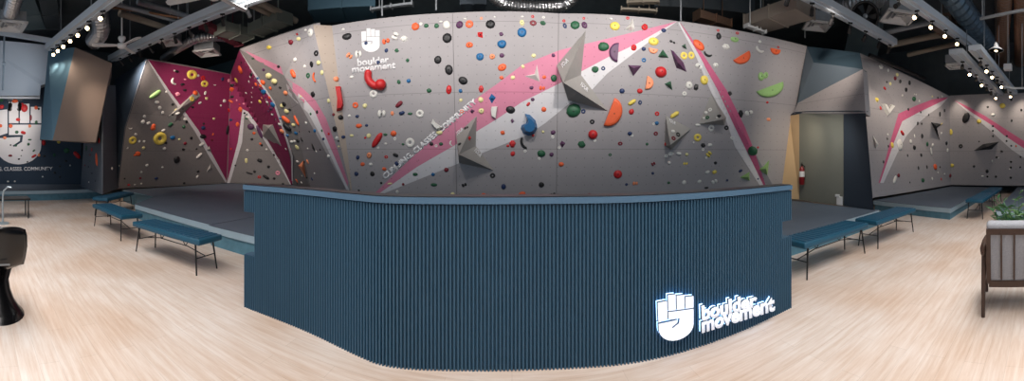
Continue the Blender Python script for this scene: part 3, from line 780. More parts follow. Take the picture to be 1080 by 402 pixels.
p, n = surf(886.5, 211)
bm = bmesh.new(); M = Matrix.Translation(p+n*.03) @ n.to_track_quat('-Y', 'Z').to_matrix().to_4x4()
rbox(bm, (0, 0, -.02), (.16, .06, .20), .01, 1, M); rbox(bm, (-.05, -.02, .1), (.12, .05, .06), .008, 1, M)
tag(obj('electrical_box', bm, WHITEP), 'white electrical box low on the passage wall beside the navy buttress', 'electrical box')

# ------------------------------------------------------------------ ceiling: beams, track lights, ducts
def beam(name, p, q, w_, h_, m, label, lip=True, group='pale steel lighting beams'):
    r = empty(name, (Vector(p)+Vector(q))/2); bm = bmesh.new(); c = r.location
    bar(bm, Vector(p)-c, Vector(q)-c, w_, h_); obj('web', bm, m, r)
    bm = bmesh.new(); d = Vector((0, 0, -h_/2-.01)); bar(bm, Vector(p)-c+d, Vector(q)-c+d, w_*.25, .03); obj('lighting_track', bm, BEAMW, r)
    bm = bmesh.new()
    n_ = 3
    for k in range(n_):
        s = (Vector(p).lerp(Vector(q), (k+.5)/n_))-c; tube(bm, [s+Vector((0, 0, h_/2)), s+Vector((0, 0, 6.2-Vector(p).z-h_/2+.0))], .012, 6)
    obj('drop_rod', bm, STEEL, r)
    tag(r, label, 'lighting beam', group); return r
zB = 4.6
b1 = (Z(52, 50, zB), Vector((-4.6, 2.9, zB))); b2 = (Z(118, 62, zB), Vector((-3.6, 5.0, zB))); b3 = (Z(942, 45, zB), Vector((3.9, 4.35, zB)))
b4 = (Z(1037, 56, zB), Vector((5.0, 2.95, zB)))
b5 = (Z(1008, 54, 3.9), Z(1055, 101, 3.75)); b6 = (Z(1028, 50, 3.9), Z(1069, 98, 3.75))
beam('lighting_beam', *b1, .26, .16, BEAMW, 'pale steel beam with glowing lamps at the upper left corner')
beam('lighting_beam', *b2, .30, .16, BEAMW, 'long pale steel beam of black lamps over the left magenta bay')
beam('lighting_beam', *b3, .26, .16, BEAMW, 'long pale steel beam over the passage right of the main wall')
beam('lighting_beam', *b4, .26, .16, BEAMW, 'pale steel beam with a row of glowing lamps at the upper right')
beam('lighting_beam', *b5, .34, .12, BEAMW, 'short lower beam of lamps over the far right corner, nearer the corner')
beam('lighting_beam', *b6, .30, .12, BEAMW, 'short lower beam of lamps over the far right mats, nearer the pendant lamp')
def lamp_proto(on):
    r = empty('track_spotlight', (0, 0, 0))
    bm = bmesh.new(); box(bm, (0, 0, -.015), (.10, .035, .03)); tube(bm, [(0, 0, -.02), (0, 0, -.09)], .008, 6); obj('bracket', bm, BLACKM, r)
    bm = bmesh.new(); lathe(bm, [(.028, -.01), (.042, .02), (.042, .13), (.048, .15), (.048, .165)], 14, (0, .0, -.10), axis=(0, .8, -.6)); obj('lamp_housing', bm, BLACKM, r, True)
    bm = bmesh.new(); lathe(bm, [(.001, .166), (.040, .166), (.040, .170), (.001, .172)], 14, (0, 0, -.10), axis=(0, .8, -.6)); obj('lens', bm, GLOWW if on else mat('dim_lens', (60, 56, 50), .3), r)
    return r
L_on = lamp_proto(True); L_off = lamp_proto(False); used = {0: False, 1: False}
def lamps(b, fr, facing, group, label, on, hd=.105, power=0, target=None, sc=1.0):
    for i, k in enumerate(fr):
        isn = on(i); src = L_on if isn else L_off
        o = copy_tree(src) if used[isn] else src; used[isn] = True
        p = Vector(b[0]).lerp(Vector(b[1]), k); o.location = p-Vector((0, 0, hd)); o.rotation_euler = (0, 0, facing(i)); o.scale = (sc, sc, sc)
        tag(o, label(i), 'track light', group)
        if power and isn: spot(o.location+Vector((0, .1, -.4)), target(i), power, deg=85)
ordn = ['first', 'second', 'third', 'fourth', 'fifth', 'sixth', 'seventh', 'eighth', 'ninth', 'tenth', 'eleventh', 'twelfth']
lamps(b1, [.05, .12, .20, .29, .38, .48, .60], lambda i: math.radians(-95-6*i), 'lamps on the upper left beam', lambda i: 'glowing spotlight under the upper left beam, %s counted from the logo wall' % ordn[i], lambda i: True, power=14, target=lambda i: (-13.4+i*.6, 2.0+i*.5, 1.8), sc=1.1)
lamps(b2, [.08, .16, .24, .32, .40, .48, .56, .64, .72, .82], lambda i: math.radians(15+(i % 3)*12), 'lamps on the beam over the left bay', lambda i: '%s spotlight under the beam over the left bay, counted from the pillar' % ordn[i], lambda i: i == 5)
lamps(b3, [.04, .16, .30, .44, .58, .72, .86], lambda i: math.radians(-25-(i % 2)*20), 'lamps on the beam over the passage', lambda i: '%s spotlight under the beam over the passage, counted from its wall end' % ordn[i], lambda i: i == 1)
lamps(b4, [.1, .22, .34, .46, .58, .70, .82], lambda i: math.radians(112-5*i), 'lamps on the upper right beam', lambda i: '%s spotlight under the upper right beam, counted from its far end' % ordn[i], lambda i: 2 <= i <= 5, power=14, target=lambda i: (10.2, 4.3, 2.4), sc=1.0)
lamps(b5, [.1, .22, .34, .46, .58, .70, .84], lambda i: math.radians(100), 'lamps on the far right beam by the corner', lambda i: '%s spotlight under the far right beam nearer the corner, counted from the camera' % ordn[i], lambda i: i in (1, 3, 6), hd=.085, power=8, target=lambda i: (12.9, 3.2-.5*i, 2.4))
lamps(b6, [.1, .22, .34, .46, .58, .72, .88], lambda i: math.radians(95), 'lamps on the far right beam by the pendant', lambda i: '%s spotlight under the far right beam nearer the pendant, counted from the camera' % ordn[i], lambda i: i in (1, 2, 4, 6), hd=.085, power=8, target=lambda i: (12.9, 2.4-.6*i, 2.5))
# unseen-cause light: the same beams carry on; their lamps light the side bays
for x, y, tx, ty, tz, p_ in ((-9.3, 4.7, -10.3, 7.0, 2.8, 200), (-7.8, 4.9, -9.6, 8.2, 2.6, 260), (-6.3, 4.9, -8.4, 8.8, 2.8, 260), (-5.0, 5.0, -6.4, 8.0, 2.6, 200), (-9.4, 4.6, -10.6, 6.2, 2.4, 40)):
    spot((x, y-.15, 4.4), (tx, ty, tz), p_, (1, .84, .72), 85, 1)
for x, y, tx, ty, tz, p_ in ((7.4, 3.2, 8.6, 4.6, 2.7, 90), (8.9, 3.0, 10.0, 4.3, 2.7, 90), (5.4, 3.9, 7.4, 6.0, 3.0, 190), (10.6, 2.7, 11.4, 4.0, 2.6, 60)):
    spot((x, y, 4.4), (tx, ty, tz), p_, (1, .86, .74), 85, 1)
for x, y, tx, ty, tz, p_ in ((11.9, 3.3, 12.9, 3.3, 2.3, 50), (11.8, 2.2, 12.9, 2.2, 2.4, 75), (11.8, .9, 12.9, .9, 2.5, 85), (11.3, 3.0, 11.6, 4.0, 2.6, 50), (9.6, 3.4, 9.9, 4.3, 2.6, 55), (8.4, 3.8, 8.6, 4.7, 2.9, 50)):
    spot((x, y, 3.9), (tx, ty, tz), p_, (1, .85, .70), 62, 1)
spot((5.75, 5.0, 2.35), (6.6, 6.2, 1.5), 26, (1, .84, .64), 110, 1)  # added spot under the soffit, brightens the beige passage wall; not on a beam
spot((5.3, 4.4, 2.3), (6.6, 5.0, 1.3), 46, (1, .95, .85), 120, 1)  # added fill for the grey passage wall, no fixture there
spot((-11.3, 1.3, 3.15), (-13.4, 1.3, 1.9), 150, (1, .90, .84), 120, 1)  # added spot below the thin white rail, brightens the hand sign
spot((-8.9, 1.4, 3.6), (-11.7, 1.0, 4.2), 110, (.86, .93, 1.0), 70, 1)  # added cool fill in mid-air, brightens the white bulkhead evenly
spot((-7.5, 2.5, 4.5), (-8.8, 3.5, 2.8), 330, (1, .78, .60), 46, 1)

# ceiling fan(s)
def fan(loc, ang, label, nb=3, drop=1.4, r=.75):
    o = empty('ceiling_fan', loc); tag(o, label, 'ceiling fan', 'white ceiling fans')
    bm = bmesh.new(); tube(bm, [(0, 0, .1), (0, 0, drop)], .02, 8); obj('downrod', bm, WHITEP, o)
    bm = bmesh.new(); lathe(bm, [(.03, .20), (.09, .19), (.10, .15), (.07, .08), (.03, .05), (.04, .03), (.12, .01), (.13, -.04), (.09, -.09), (.02, -.11)], 24); obj('motor_housing', bm, WHITEP, o, True)
    for k in range(nb):
        a = ang+2*PI*k/nb; bm = bmesh.new(); M = Matrix.Rotation(a, 4, 'Z') @ Matrix.Rotation(math.radians(10), 4, 'X')
        P = [(.10, -.03), (.2, -.06), (.5, -.085), (r-.05, -.09), (r, -.05), (r, .04), (r-.06, .08), (.5, .075), (.2, .05), (.10, .03)]
        slab(bm, [M @ Vector((x, y, -.03)) for x, y in P], M.to_3x3() @ Vector((0, 0, .014))); obj('blade', bm, WHITEP, o)
    return o
fan(Z(128.5, 47, 4.25), math.radians(10), 'white ceiling fan hanging in front of the left lighting beam')
fan(Z(226, -6, 4.45), math.radians(215), 'white ceiling fan cut off by the top edge of the photo', r=.95)
# louvred air diffusers
def diffuser(c, size, rz, label):
    o = empty('air_diffuser', c, rz); tag(o, label, 'air diffuser', 'square white air diffusers'); s = size/2
    bm = bmesh.new()
    for a in range(4): box(bm, (0, s-.03, 0), (size, .06, .05), Matrix.Rotation(a*PI/2, 4, 'Z'))
    obj('frame', bm, WHITEP, o)
    for k in range(1, 4):
        q = s*(1-.24*k); bm = bmesh.new()
        for a in range(4):
            M = Matrix.Rotation(a*PI/2, 4, 'Z')
            slab(bm, [M @ Vector(x) for x in ((-q-.02, q+.02, -.005), (q+.02, q+.02, -.005), (q-.03, q-.03, .045), (-q+.03, q-.03, .045))], (0, 0, -.008))
        obj('louvre', bm, WHITEP, o)
    bm = bmesh.new(); box(bm, (0, 0, .17), (size*.9, size*.9, .24)); bar(bm, (0, 0, .28), (0, 0, 6.2-c.z), .02); obj('plenum_box', bm, STEEL, o); return o
diffuser(Z(179.5, 45, 4.9), .62, math.radians(35), 'white square diffuser beneath the left lighting beam')
diffuser(Z(218.5, 56, 4.75), .72, math.radians(30), 'white square diffuser above the magenta wall')
diffuser(Z(862, 27.5, 4.9), .68, math.radians(-35), 'white square diffuser right of the tan duct, above the main wall')
diffuser(Z(948, 18.5, 4.8), .78, math.radians(-45), 'white square diffuser by the silver duct at the upper right')
diffuser(Z(12, 28, 4.9), .75, math.radians(5), 'white louvred diffuser in the top left corner')
diffuser(Z(1008, 70, 4.1), .55, math.radians(0), 'small pale diffuser high in the far right corner')
# ducts and pipes
def duct(pts, r, m, label, name='air_duct', corr=0, group=None, seg=16):
    bm = bmesh.new(); P = [Vector(p) for p in pts]
    if corr:
        P = resample(chaikin(P, 2), corr/2); rr = [r*(1.0 if i % 2 else .88) for i in range(len(P))]
        tube(bm, P, rr, seg)
    else: tube(bm, P, r, seg)
    q = P[len(P)//2]; tube(bm, [q, Vector((q.x, q.y, 6.2))], .01, 6)
    return tag(obj(name, bm, m, None, not corr), label, 'duct', group)
duct([Z(505, -25, 5.1), Z(524, 2, 4.9), Z(545, 7, 4.85), Z(575, 8, 4.85), Z(600, 6, 5.0), Z(615, -20, 5.2)], .14, FOIL, 'silver ribbed flexible duct sagging over the wall centre', corr=.07)
duct([Z(18, -14, 5.4), Z(13, 6, 5.2), Z(9, 20, 5.1)], .22, FOIL, 'crumpled silver flexible duct in the top left corner', corr=.09)
duct([Z(104, 12, 5.2), Z(108, 32, 4.9), Z(98, 44, 4.8)], .26, FOIL, 'crumpled silver duct behind the upper left beam', corr=.10)
duct([Z(172, 62, 4.9), Z(192, 48, 4.9), Z(212, 38, 5.0), Z(246, 40, 5.2)], .14, FOIL, 'silver flexible duct above the left magenta wall', corr=.08)
duct([Z(885, 8, 5.4), Z(905, 2, 5.4), Z(935, 0, 5.5), Z(960, -4, 5.5)], .20, FOIL, 'silver duct beside the round black fan at the upper right', corr=.09)
for k, (xx, col) in enumerate(((1058, FOILW), (1078, FOILW), (1101, FOIL))):
    duct([Z(xx+2, -30, 5.6), Z(xx, 10, 5.5), Z(xx-1, 40, 5.4), Z(xx-2, 66, 5.3)], .24, col, ('wrinkled copper-toned duct at the right edge behind the pendant', 'wrinkled copper-toned duct at the right edge, outer of two', 'silver duct at the very right edge')[k], corr=.16)
duct([Z(1000, -10, 5.2), Z(1020, 16, 5.0), Z(1040, 44, 4.9)], .30, mat('blue_grey_duct', (86, 104, 118), .4, .6, noise=.3, nscale=4), 'blue-grey ribbed duct behind the upper right beam', corr=.22)
TAN = mat('tan_lagged_pipe', (140, 130, 116), .6, noise=.15, nscale=5)
for k, (a, b, m, lb, rr) in enumerate((((262, 4, 5.0), (303, 24, 5.0), TAN, 'tan lagged pipe at the upper left of the main wall, lower of two', .07), ((272, 2, 5.0), (312, 22, 5.0), TAN, 'tan lagged pipe at the upper left of the main wall, upper of two', .08),
        ((118, 8, 5.0), (194, 20, 5.0), mat('copper_pipe', (150, 110, 84), .35, .7), 'copper pipe across the upper left', .03), ((112, 2, 5.0), (190, 24, 5.0), STEEL, 'steel pipe beneath the copper pipe at the upper left', .05),
        ((126, 14, 4.9), (176, 30, 4.9), TAN, 'tan pipe behind the left ceiling fan', .08), ((145, 2, 5.3), (200, 18, 5.3), STEEL, 'steel pipe above the copper pipe at the upper left', .07),
        ((958, 58, 4.8), (1010, 46, 4.8), TAN, 'tan pipe above the right bay, lower of two', .07), ((928, 36, 4.9), (1000, 20, 4.9), STEEL, 'steel pipe above the right bay, under the diffuser', .07),
        ((938, 48, 4.9), (1006, 34, 4.9), TAN, 'tan pipe above the right bay, upper of two', .09))):
    tag((lambda o: o)(obj('pipe', (lambda bm: (tube(bm, [Z(*a), Z(*b)], rr, 12), bm)[1])(bmesh.new()), m, None, True)), lb, 'pipe', 'pipes under the ceiling')
def boxduct(p, q, w_, h_, m, label, name='box_duct', cat='duct'):
    bm = bmesh.new(); bar(bm, p, q, w_, h_); n_ = max(2, int((Vector(q)-Vector(p)).length/.9))
    for k in range(n_+1):
        s = Vector(p).lerp(Vector(q), k/n_); d = (Vector(q)-Vector(p)).normalized()*.015; bar(bm, s-d, s+d, w_+.05, h_+.05)
    for k in (.2, .8):
        s = Vector(p).lerp(Vector(q), k); bar(bm, s, Vector((s.x, s.y, 6.2)), .02)
    return tag(obj(name, bm, m), label, cat)
boxduct(Z(795, 26, 4.95), Z(850, 8, 4.95), .75, .30, mat('beige_duct_board', (150, 140, 130), .6, noise=.1, nscale=4), 'wide beige rectangular duct above the right of the main wall')
boxduct(Z(330, 8, 5.3), Z(396, 4, 5.3), .9, .5, mat('navy_sheet_duct', (66, 96, 112), .5, .3), 'dark teal rectangular duct above the main wall, left of centre')
boxduct(Z(232, 30, 4.9), Z(262, 38, 4.9), .5, .25, mat('green_grey_duct', (104, 110, 104), .6), 'green-grey rectangular duct above the left corner, left one')
boxduct(Z(270, 32, 4.9), Z(300, 18, 4.9), .5, .25, MATS['green_grey_duct'], 'green-grey rectangular duct above the left corner, right one')
boxduct(Z(215, 26, 4.95), Z(252, 46, 4.9), .28, .14, mat('maroon_beam_paint', (96, 34, 48), .6), 'maroon painted beam over the left bay', 'painted_beam', 'beam')
boxduct(Z(486, 6, 5.2), Z(512, 6, 5.2), .5, .14, mat('slate_box_paint', (66, 76, 86), .6), 'slate box casing above the wall centre', 'ceiling_unit', 'ceiling unit')
boxduct(Z(655, 10, 5.0), Z(692, 12, 5.0), .14, .05, TAN, 'tan cable tray above the wall right of centre, lower of two', 'cable_tray', 'cable tray')
boxduct(Z(662, 3, 5.1), Z(695, 2, 5.1), .14, .05, TAN, 'tan cable tray above the wall right of centre, upper of two', 'cable_tray', 'cable tray')
boxduct(Z(735, 16, 5.1), Z(768, 26, 5.1), .3, .2, FOILW, 'copper-toned duct stub above the fold of the main wall', 'duct_stub')
boxduct(Z(392, 10, 4.95), Z(435, 4, 4.95), .10, .05, STEEL, 'steel cable tray above the painted hand sign', 'cable_tray', 'cable tray')
boxduct(Z(787, 27, 4.7), Z(806, 34, 4.7), .12, .05, WHITEP, 'thin white linear light fitting under the beige duct', 'light_fitting', 'light fitting')
boxduct(Z(992, 22, 4.9), Z(1003, 34, 4.9), .5, .3, mat('brown_duct_lagging', (110, 92, 80), .7, noise=.2, nscale=6), 'brown lagged duct behind the upper right lamps')
GT = mat('grey_teal_duct', (92, 108, 112), .6, noise=.1, nscale=3)
boxduct(Z(22, -8, 5.85), Z(37, 26, 5.85), .7, .3, GT, 'grey-teal rectangular duct rising in the top left corner')
boxduct(Z(50, -8, 5.85), Z(56, 26, 5.85), .5, .3, mat('dark_grey_duct', (66, 74, 78), .6), 'dark grey rectangular duct in the top left, beside the grey-teal one')
boxduct(D(893, 45, 11.3), D(925, 55, 11.6), .12, 2.6, GT, 'grey-teal sheet panel standing above the passage lintel', 'sheet_panel', 'panel')
# plain dark ducts that fill the void over the bays
for k, (a, b, ww, lb) in enumerate((((690, 6, 5.7), (790, 14, 5.7), .9, 'large black duct above the right of the main wall'),)):
    boxduct(Z(*a), Z(*b), ww, .4, mat('matt_black_duct', (66, 72, 76), .7, noise=.3, nscale=3), lb)
# hanger rods seen in front of the dark wall
for k, (x, y0, y1, z0, lb) in enumerate(((718, 22, 0, 4.6, 'steel hanger rod at the fold of the main wall'), (849, 40, 30, 4.7, 'steel hanger rod left of the passage lintel'), (198, 18, 0, 4.8, 'steel hanger rod behind the second fan'), (403, 17, 8, 4.6, 'steel hanger rod above the painted hand sign'), (268, 22, 10, 4.9, 'steel hanger rod over the left corner'), (460, 11, 0, 4.6, 'steel hanger rod above the wall near its centre'))):
    p = Z(x, y0, z0); bm = bmesh.new(); tube(bm, [p, Vector((p.x, p.y, 6.2))], .02 if k in (0, 3, 5) else .012, 8); tag(obj('hanger_rod', bm, STEEL), lb, 'hanger rod', 'hanger rods')
# round black extractor fan
c = Z(912.5, 17, 4.9); rf = empty('extractor_fan', c); tag(rf, 'round black extractor fan between the beam and the silver duct', 'extractor fan')
to = (CAM-c).normalized()
bm = bmesh.new(); lathe(bm, [(.30, -.12), (.33, -.12), (.35, .05), (.33, .07), (.29, .05), (.28, -.05)], 32, axis=to); obj('shroud', bm, BLACKM, rf, True)
for k in range(6):
    bm = bmesh.new(); M = to.to_track_quat('Z', 'Y').to_matrix().to_4x4() @ Matrix.Rotation(k*PI/3, 4, 'Z') @ Matrix.Rotation(.5, 4, 'X')
    slab(bm, [M @ Vector(x) for x in ((.05, -.03, 0), (.27, -.09, 0), (.27, .07, 0), (.05, .03, 0))], M.to_3x3() @ Vector((0, 0, .008))); obj('blade', bm, mat('dark_fan_blade', (40, 44, 48), .4), rf)
bm = bmesh.new(); lathe(bm, [(.001, -.05), (.06, -.05), (.06, .04), (.001, .06)], 16, axis=to); obj('hub', bm, STEEL, rf)
# pendant lamp at the right
c = Z(1050.5, 53.5, 3.75); pd = empty('pendant_lamp', c); tag(pd, 'white cone pendant lamp hanging at the upper right', 'pendant lamp')
bm = bmesh.new(); lathe(bm, [(.16, 0), (.165, .0), (.13, .04), (.06, .08), (.03, .16), (.02, .18), (.028, .10), (.055, .07), (.12, .035)], 28); obj('lamp_shade', bm, WHITEP, pd, True)
bm = bmesh.new(); tube(bm, [(0, 0, .17), (0, 0, 6.2-c.z)], .006, 6); obj('cord', bm, BLACKM, pd)
bm = bmesh.new(); bmesh.ops.create_uvsphere(bm, u_segments=12, v_segments=8, radius=.045, matrix=Matrix.Translation((0, 0, .02))); obj('bulb', bm, mat('pendant_bulb', (255, 240, 215), .3, emis=(255, 232, 195), estr=5), pd, True)
p = Z(1063, 71, 3.9); bm = bmesh.new(); rbox(bm, p, (.22, .22, .16), .01, 1); tube(bm, [p+Vector((0, 0, .08)), Vector((p.x, p.y, 6.2))], .008, 6)
tag(obj('junction_box', bm, WHITEP), 'white box hanging under the ceiling below the pendant lamp', 'junction box')
p = Z(1078, 93, 3.4); bm = bmesh.new(); tube(bm, [p+Vector((-.1, .5, .03)), p+Vector((0, .2, 0)), p+Vector((0, -.3, 0)), p+Vector((-.1, -.6, .04))], .03, 10); tube(bm, [p, Vector((p.x, p.y, 6.2))], .008, 6)
tag(obj('light_fitting', bm, WHITEP, None, True), 'white curved tube fitting at the right edge below the white box', 'light fitting')
bm = bmesh.new(); bar(bm, Z(1034, 20, 4.4), Z(1084, 10, 4.4), .05, .05); tube(bm, [Z(1036, 20, 4.4), Vector((Z(1036, 20, 4.4).x, Z(1036, 20, 4.4).y, 6.2))], .01, 6); tag(obj('unistrut_rail', bm, STEEL), 'pale steel rail crossing in front of the copper-toned ducts', 'rail')
# black rail on top of the right wall
bm = bmesh.new(); tube(bm, [D(917, 58, 9.6), D(950, 72, 10.7), D(975, 83, 11.8)], .06, 8); tag(obj('roller_blind_tube', bm, BLACKM), 'black tube along the top of the right bay wall', 'tube')
# bulkheads at the left
p = [D(-30, 41, 12.4), D(53, 48, 11.6), D(49, 88, 11.6), D(43, 90, 11.6), D(42, 101, 11.6), D(-30, 102, 12.4)]
bm = bmesh.new(); slab(bm, p, Vector((-.5, .1, 0))); struct(obj('wall_bulkhead_left', bm, mat('white_bulkhead_paint', (186, 194, 204), .7)), 'white bulkhead box above the hand sign')
p0, p1 = D(0, 38, 11.4), D(55, 45, 10.8); bm = bmesh.new(); bar(bm, D(-30, 31, 11.6), D(57, 44, 10.3), .16, .14); tag(obj('steel_rail', bm, BEAMW), 'pale steel rail running level along the white bulkhead', 'rail')
bm = bmesh.new(); tube(bm, [D(4.5, 39, 10.9), D(3.0, 95, 10.9)], .03, 8); tube(bm, [D(2.5, 67, 10.9), D(6, 67, 10.9)], .05, 8); tag(obj('hanging_pole', bm, mat('grey_pole', (120, 132, 142), .5)), 'thin grey pole hanging before the white bulkhead', 'pole')
bm = bmesh.new(); bar(bm, D(-20, 103.5, 11.5), D(42, 103.5, 11.3), .05, .05); tag(obj('lamp_rail', bm, WHITEP), 'thin white rail at the foot of the white bulkhead', 'rail')
for k, x in enumerate((11, 21)):
    o = copy_tree(L_off); o.location = D(x, 104.5, 11.35); o.rotation_euler = (0, 0, math.radians(90)); o.scale = (1.6,)*3; tag(o, 'black spotlight under the thin white rail, %s' % ('outer one' if k == 0 else 'inner one'), 'track light', 'lamps above the hand sign')
# big leaning box at the left: blue side, brown-lit front
P = {'a': D(51, 53, 10.3), 'b': D(79, 50, 9.4), 'c': D(118, 67, 10.0), 'd': D(101, 150, 9.6), 'e': D(55.5, 148, 9.0), 'f': D(42, 147, 9.9)}
back = Vector((-1.5, .62, 0))
bm = bmesh.new()
def quad_(ks, mi):
    f = bm.faces.new([bm.verts.new(P[k] if isinstance(k, str) else k) for k in ks]); f.material_index = mi
quad_('abef', 1); quad_('bcde', 0)
P.update({'g': P['a']+back*.3, 'h': P['c']+back, 'i': P['d']+back, 'j': P['f']+back*.3})
quad_('ghcba', 0); quad_('jideff'[:5], 0); quad_('chid', 0); quad_('agjf', 1); quad_('ghij', 0)
bmesh.ops.remove_doubles(bm, verts=bm.verts, dist=1e-4); bmesh.ops.recalc_face_normals(bm, faces=bm.faces)
struct(obj('wall_leaning_box', bm, [mat('taupe_panel_paint', (140, 126, 118), .65), mat('steel_blue_panel_paint', (84, 116, 134), .65)]), 'large leaning taupe box panel with a blue side')

# ------------------------------------------------------------------ climbing holds
HC = {'K': ('black', (24, 24, 27)), 'W': ('white', (222, 220, 214)), 'R': ('red', (196, 34, 38)), 'O': ('orange', (232, 98, 52)), 'P': ('pale orange', (238, 146, 104)),
      'Y': ('yellow', (232, 208, 92)), 'C': ('cream', (228, 220, 160)), 'G': ('green', (38, 92, 62)), 'L': ('lime green', (150, 192, 120)), 'B': ('blue', (24, 98, 150)),
      'N': ('navy', (30, 50, 92)), 'V': ('purple', (86, 48, 84)), 'M': ('maroon', (120, 28, 44)), 'I': ('pink', (236, 150, 170))}
HM = {k: mat('hold_'+v[0].replace(' ', '_')+'_resin', v[1], .5, noise=.10, nscale=20, bump=.25) for k, v in HC.items()}
BOLT = mat('bolt_head_dark', (46, 44, 44), .4, .5)
def hb_blob(r, jag=.16, sub=2, seed=0, flat=.0):
    bm = bmesh.new(); bmesh.ops.create_icosphere(bm, subdivisions=sub, radius=1)
    rn = random.Random(seed); ks = [(Vector((rn.gauss(0, 1), rn.gauss(0, 1), rn.gauss(0, 1))).normalized(), rn.uniform(-jag, jag)) for _ in range(9)]
    for v in bm.verts:
        d = v.co.normalized(); s = 1+sum(a*max(0, d.dot(k))**3 for k, a in ks); v.co = d*s
        if v.co.z < -.25: v.co.z = -.25
    return bm
def hb_ring():
    bm = bmesh.new(); R, r = .64, .36; A, B = 20, 10; g = []
    for i in range(A):
        a = 2*PI*i/A; g.append([bm.verts.new(((R+r*math.cos(2*PI*k/B))*math.cos(a), (R+r*math.cos(2*PI*k/B))*math.sin(a), .9*r*math.sin(2*PI*k/B)*1.6)) for k in range(B)])
    for i in range(A):
        for k in range(B): bm.faces.new((g[i][k], g[(i+1) % A][k], g[(i+1) % A][(k+1) % B], g[i][(k+1) % B]))
    for v in bm.verts: v.co.z = max(v.co.z, -.2)
    return bm
def hb_half():
    bm = bmesh.new(); n = 16; lay = []
    for z, s in ((-.1, 1), (.55, 1), (.85, .93), (1.0, .80)):
        lay.append([bm.verts.new((s*math.cos(a), .02-(1-s)*.5*0-s*2*math.sin(a)+(-.0), z)) for a in [PI*k/n for k in range(n+1)]])
    for a, b in zip(lay, lay[1:]):
        for k in range(n+1): bm.faces.new((a[k], a[(k+1) % (n+1)], b[(k+1) % (n+1)], b[k]))
    bm.faces.new(lay[-1]); bm.faces.new(lay[0][::-1]); bmesh.ops.recalc_face_normals(bm, faces=bm.faces)
    return bm
def hb_cres(bend=2.6):
    bm = bmesh.new(); P = []; R_ = []
    for k in range(11):
        a = -bend/2+bend*k/10; P.append((math.sin(a)*.85, -.9*math.cos(a)+.55, .15)); R_.append(.30*(1-.55*abs(k/5-1)**2))
    tube(bm, P, R_, 10); return bm
def hb_cap():
    bm = bmesh.new(); P = []; R_ = []
    for k in range(9):
        s = -1+2*k/8; P.append((s*.98, 0, .1)); R_.append(max(.12, (1-abs(s)**3.5))**.5)
    g = []
    for (x, y, z), r in zip(P, R_): g.append([bm.verts.new((x, math.cos(2*PI*q/10)*r, z+math.sin(2*PI*q/10)*r)) for q in range(10)])
    for a, b in zip(g, g[1:]):
        for q in range(10): bm.faces.new((a[q], a[(q+1) % 10], b[(q+1) % 10], b[q]))
    bm.faces.new(g[0]); bm.faces.new(g[-1][::-1]); bmesh.ops.recalc_face_normals(bm, faces=bm.faces); return bm
def hb_dual():
    bm = hb_blob(1, .1, 2, 5)
    for v in bm.verts: v.co.x *= .52; v.co.x -= .48
    r = bmesh.ops.create_icosphere(bm, subdivisions=2, radius=1)
    for v in r['verts']: v.co.x = v.co.x*.46+.52; v.co.y *= .85; v.co.z = max(v.co.z*.9, -.25)
    return bm
def hb_dome():
    bm = bmesh.new(); bmesh.ops.create_uvsphere(bm, u_segments=20, v_segments=12, radius=1)
    for v in bm.verts: v.co.z = max(v.co.z, -.2)
    return bm
def hb_gem(seed=0):
    bm = bmesh.new(); n = 6; rn = random.Random(seed)
    a0 = [2*PI*k/n+rn.uniform(-.25, .25) for k in range(n)]
    A = [bm.verts.new((math.cos(a), math.sin(a), -.1)) for a in a0]; B = [bm.verts.new((.62*math.cos(a)+.05, .62*math.sin(a)+.06, .8+rn.uniform(-.2, .15))) for a in a0]
    for i in range(n): bm.faces.new((A[i], A[(i+1) % n], B[(i+1) % n], B[i]))
    bm.faces.new(A[::-1]); c = bm.verts.new((.05, .05, 1.0))
    for i in range(n): bm.faces.new((B[i], B[(i+1) % n], c))
    bmesh.ops.recalc_face_normals(bm, faces=bm.faces); return bm
def hb_kite():
    bm = bmesh.new(); A = [bm.verts.new(p) for p in ((-.2, 1, -.1), (-1, .1, -.1), (-.1, -1, -.1), (1, .25, -.1))]; c = bm.verts.new((.05, .1, .9))
    for i in range(4): bm.faces.new((A[i], A[(i+1) % 4], c))
    bm.faces.new(A[::-1]); return bm
SHAPE = {'b': ('rounded', [lambda s=s: hb_blob(1, .22, 2, s) for s in range(5)], .55, 1), 'd': ('round ball', [hb_dome], .8, 1), 'o': ('oval', [lambda: hb_blob(1, .05, 2, 2)], .42, 1),
         'r': ('ring-shaped', [hb_ring], .5, 1), 'h': ('half-moon', [hb_half], .5, 0), 'c': ('curved', [hb_cres, lambda: hb_cres(1.8)], .6, 1), 's': ('long', [hb_cap], .9, 1),
         'u': ('two-lobed', [hb_dual], .5, 1), 'g': ('angular', [lambda s=s: hb_gem(s) for s in range(4)], .6, 0), 'k': ('pointed kite', [hb_kite], .7, 0)}
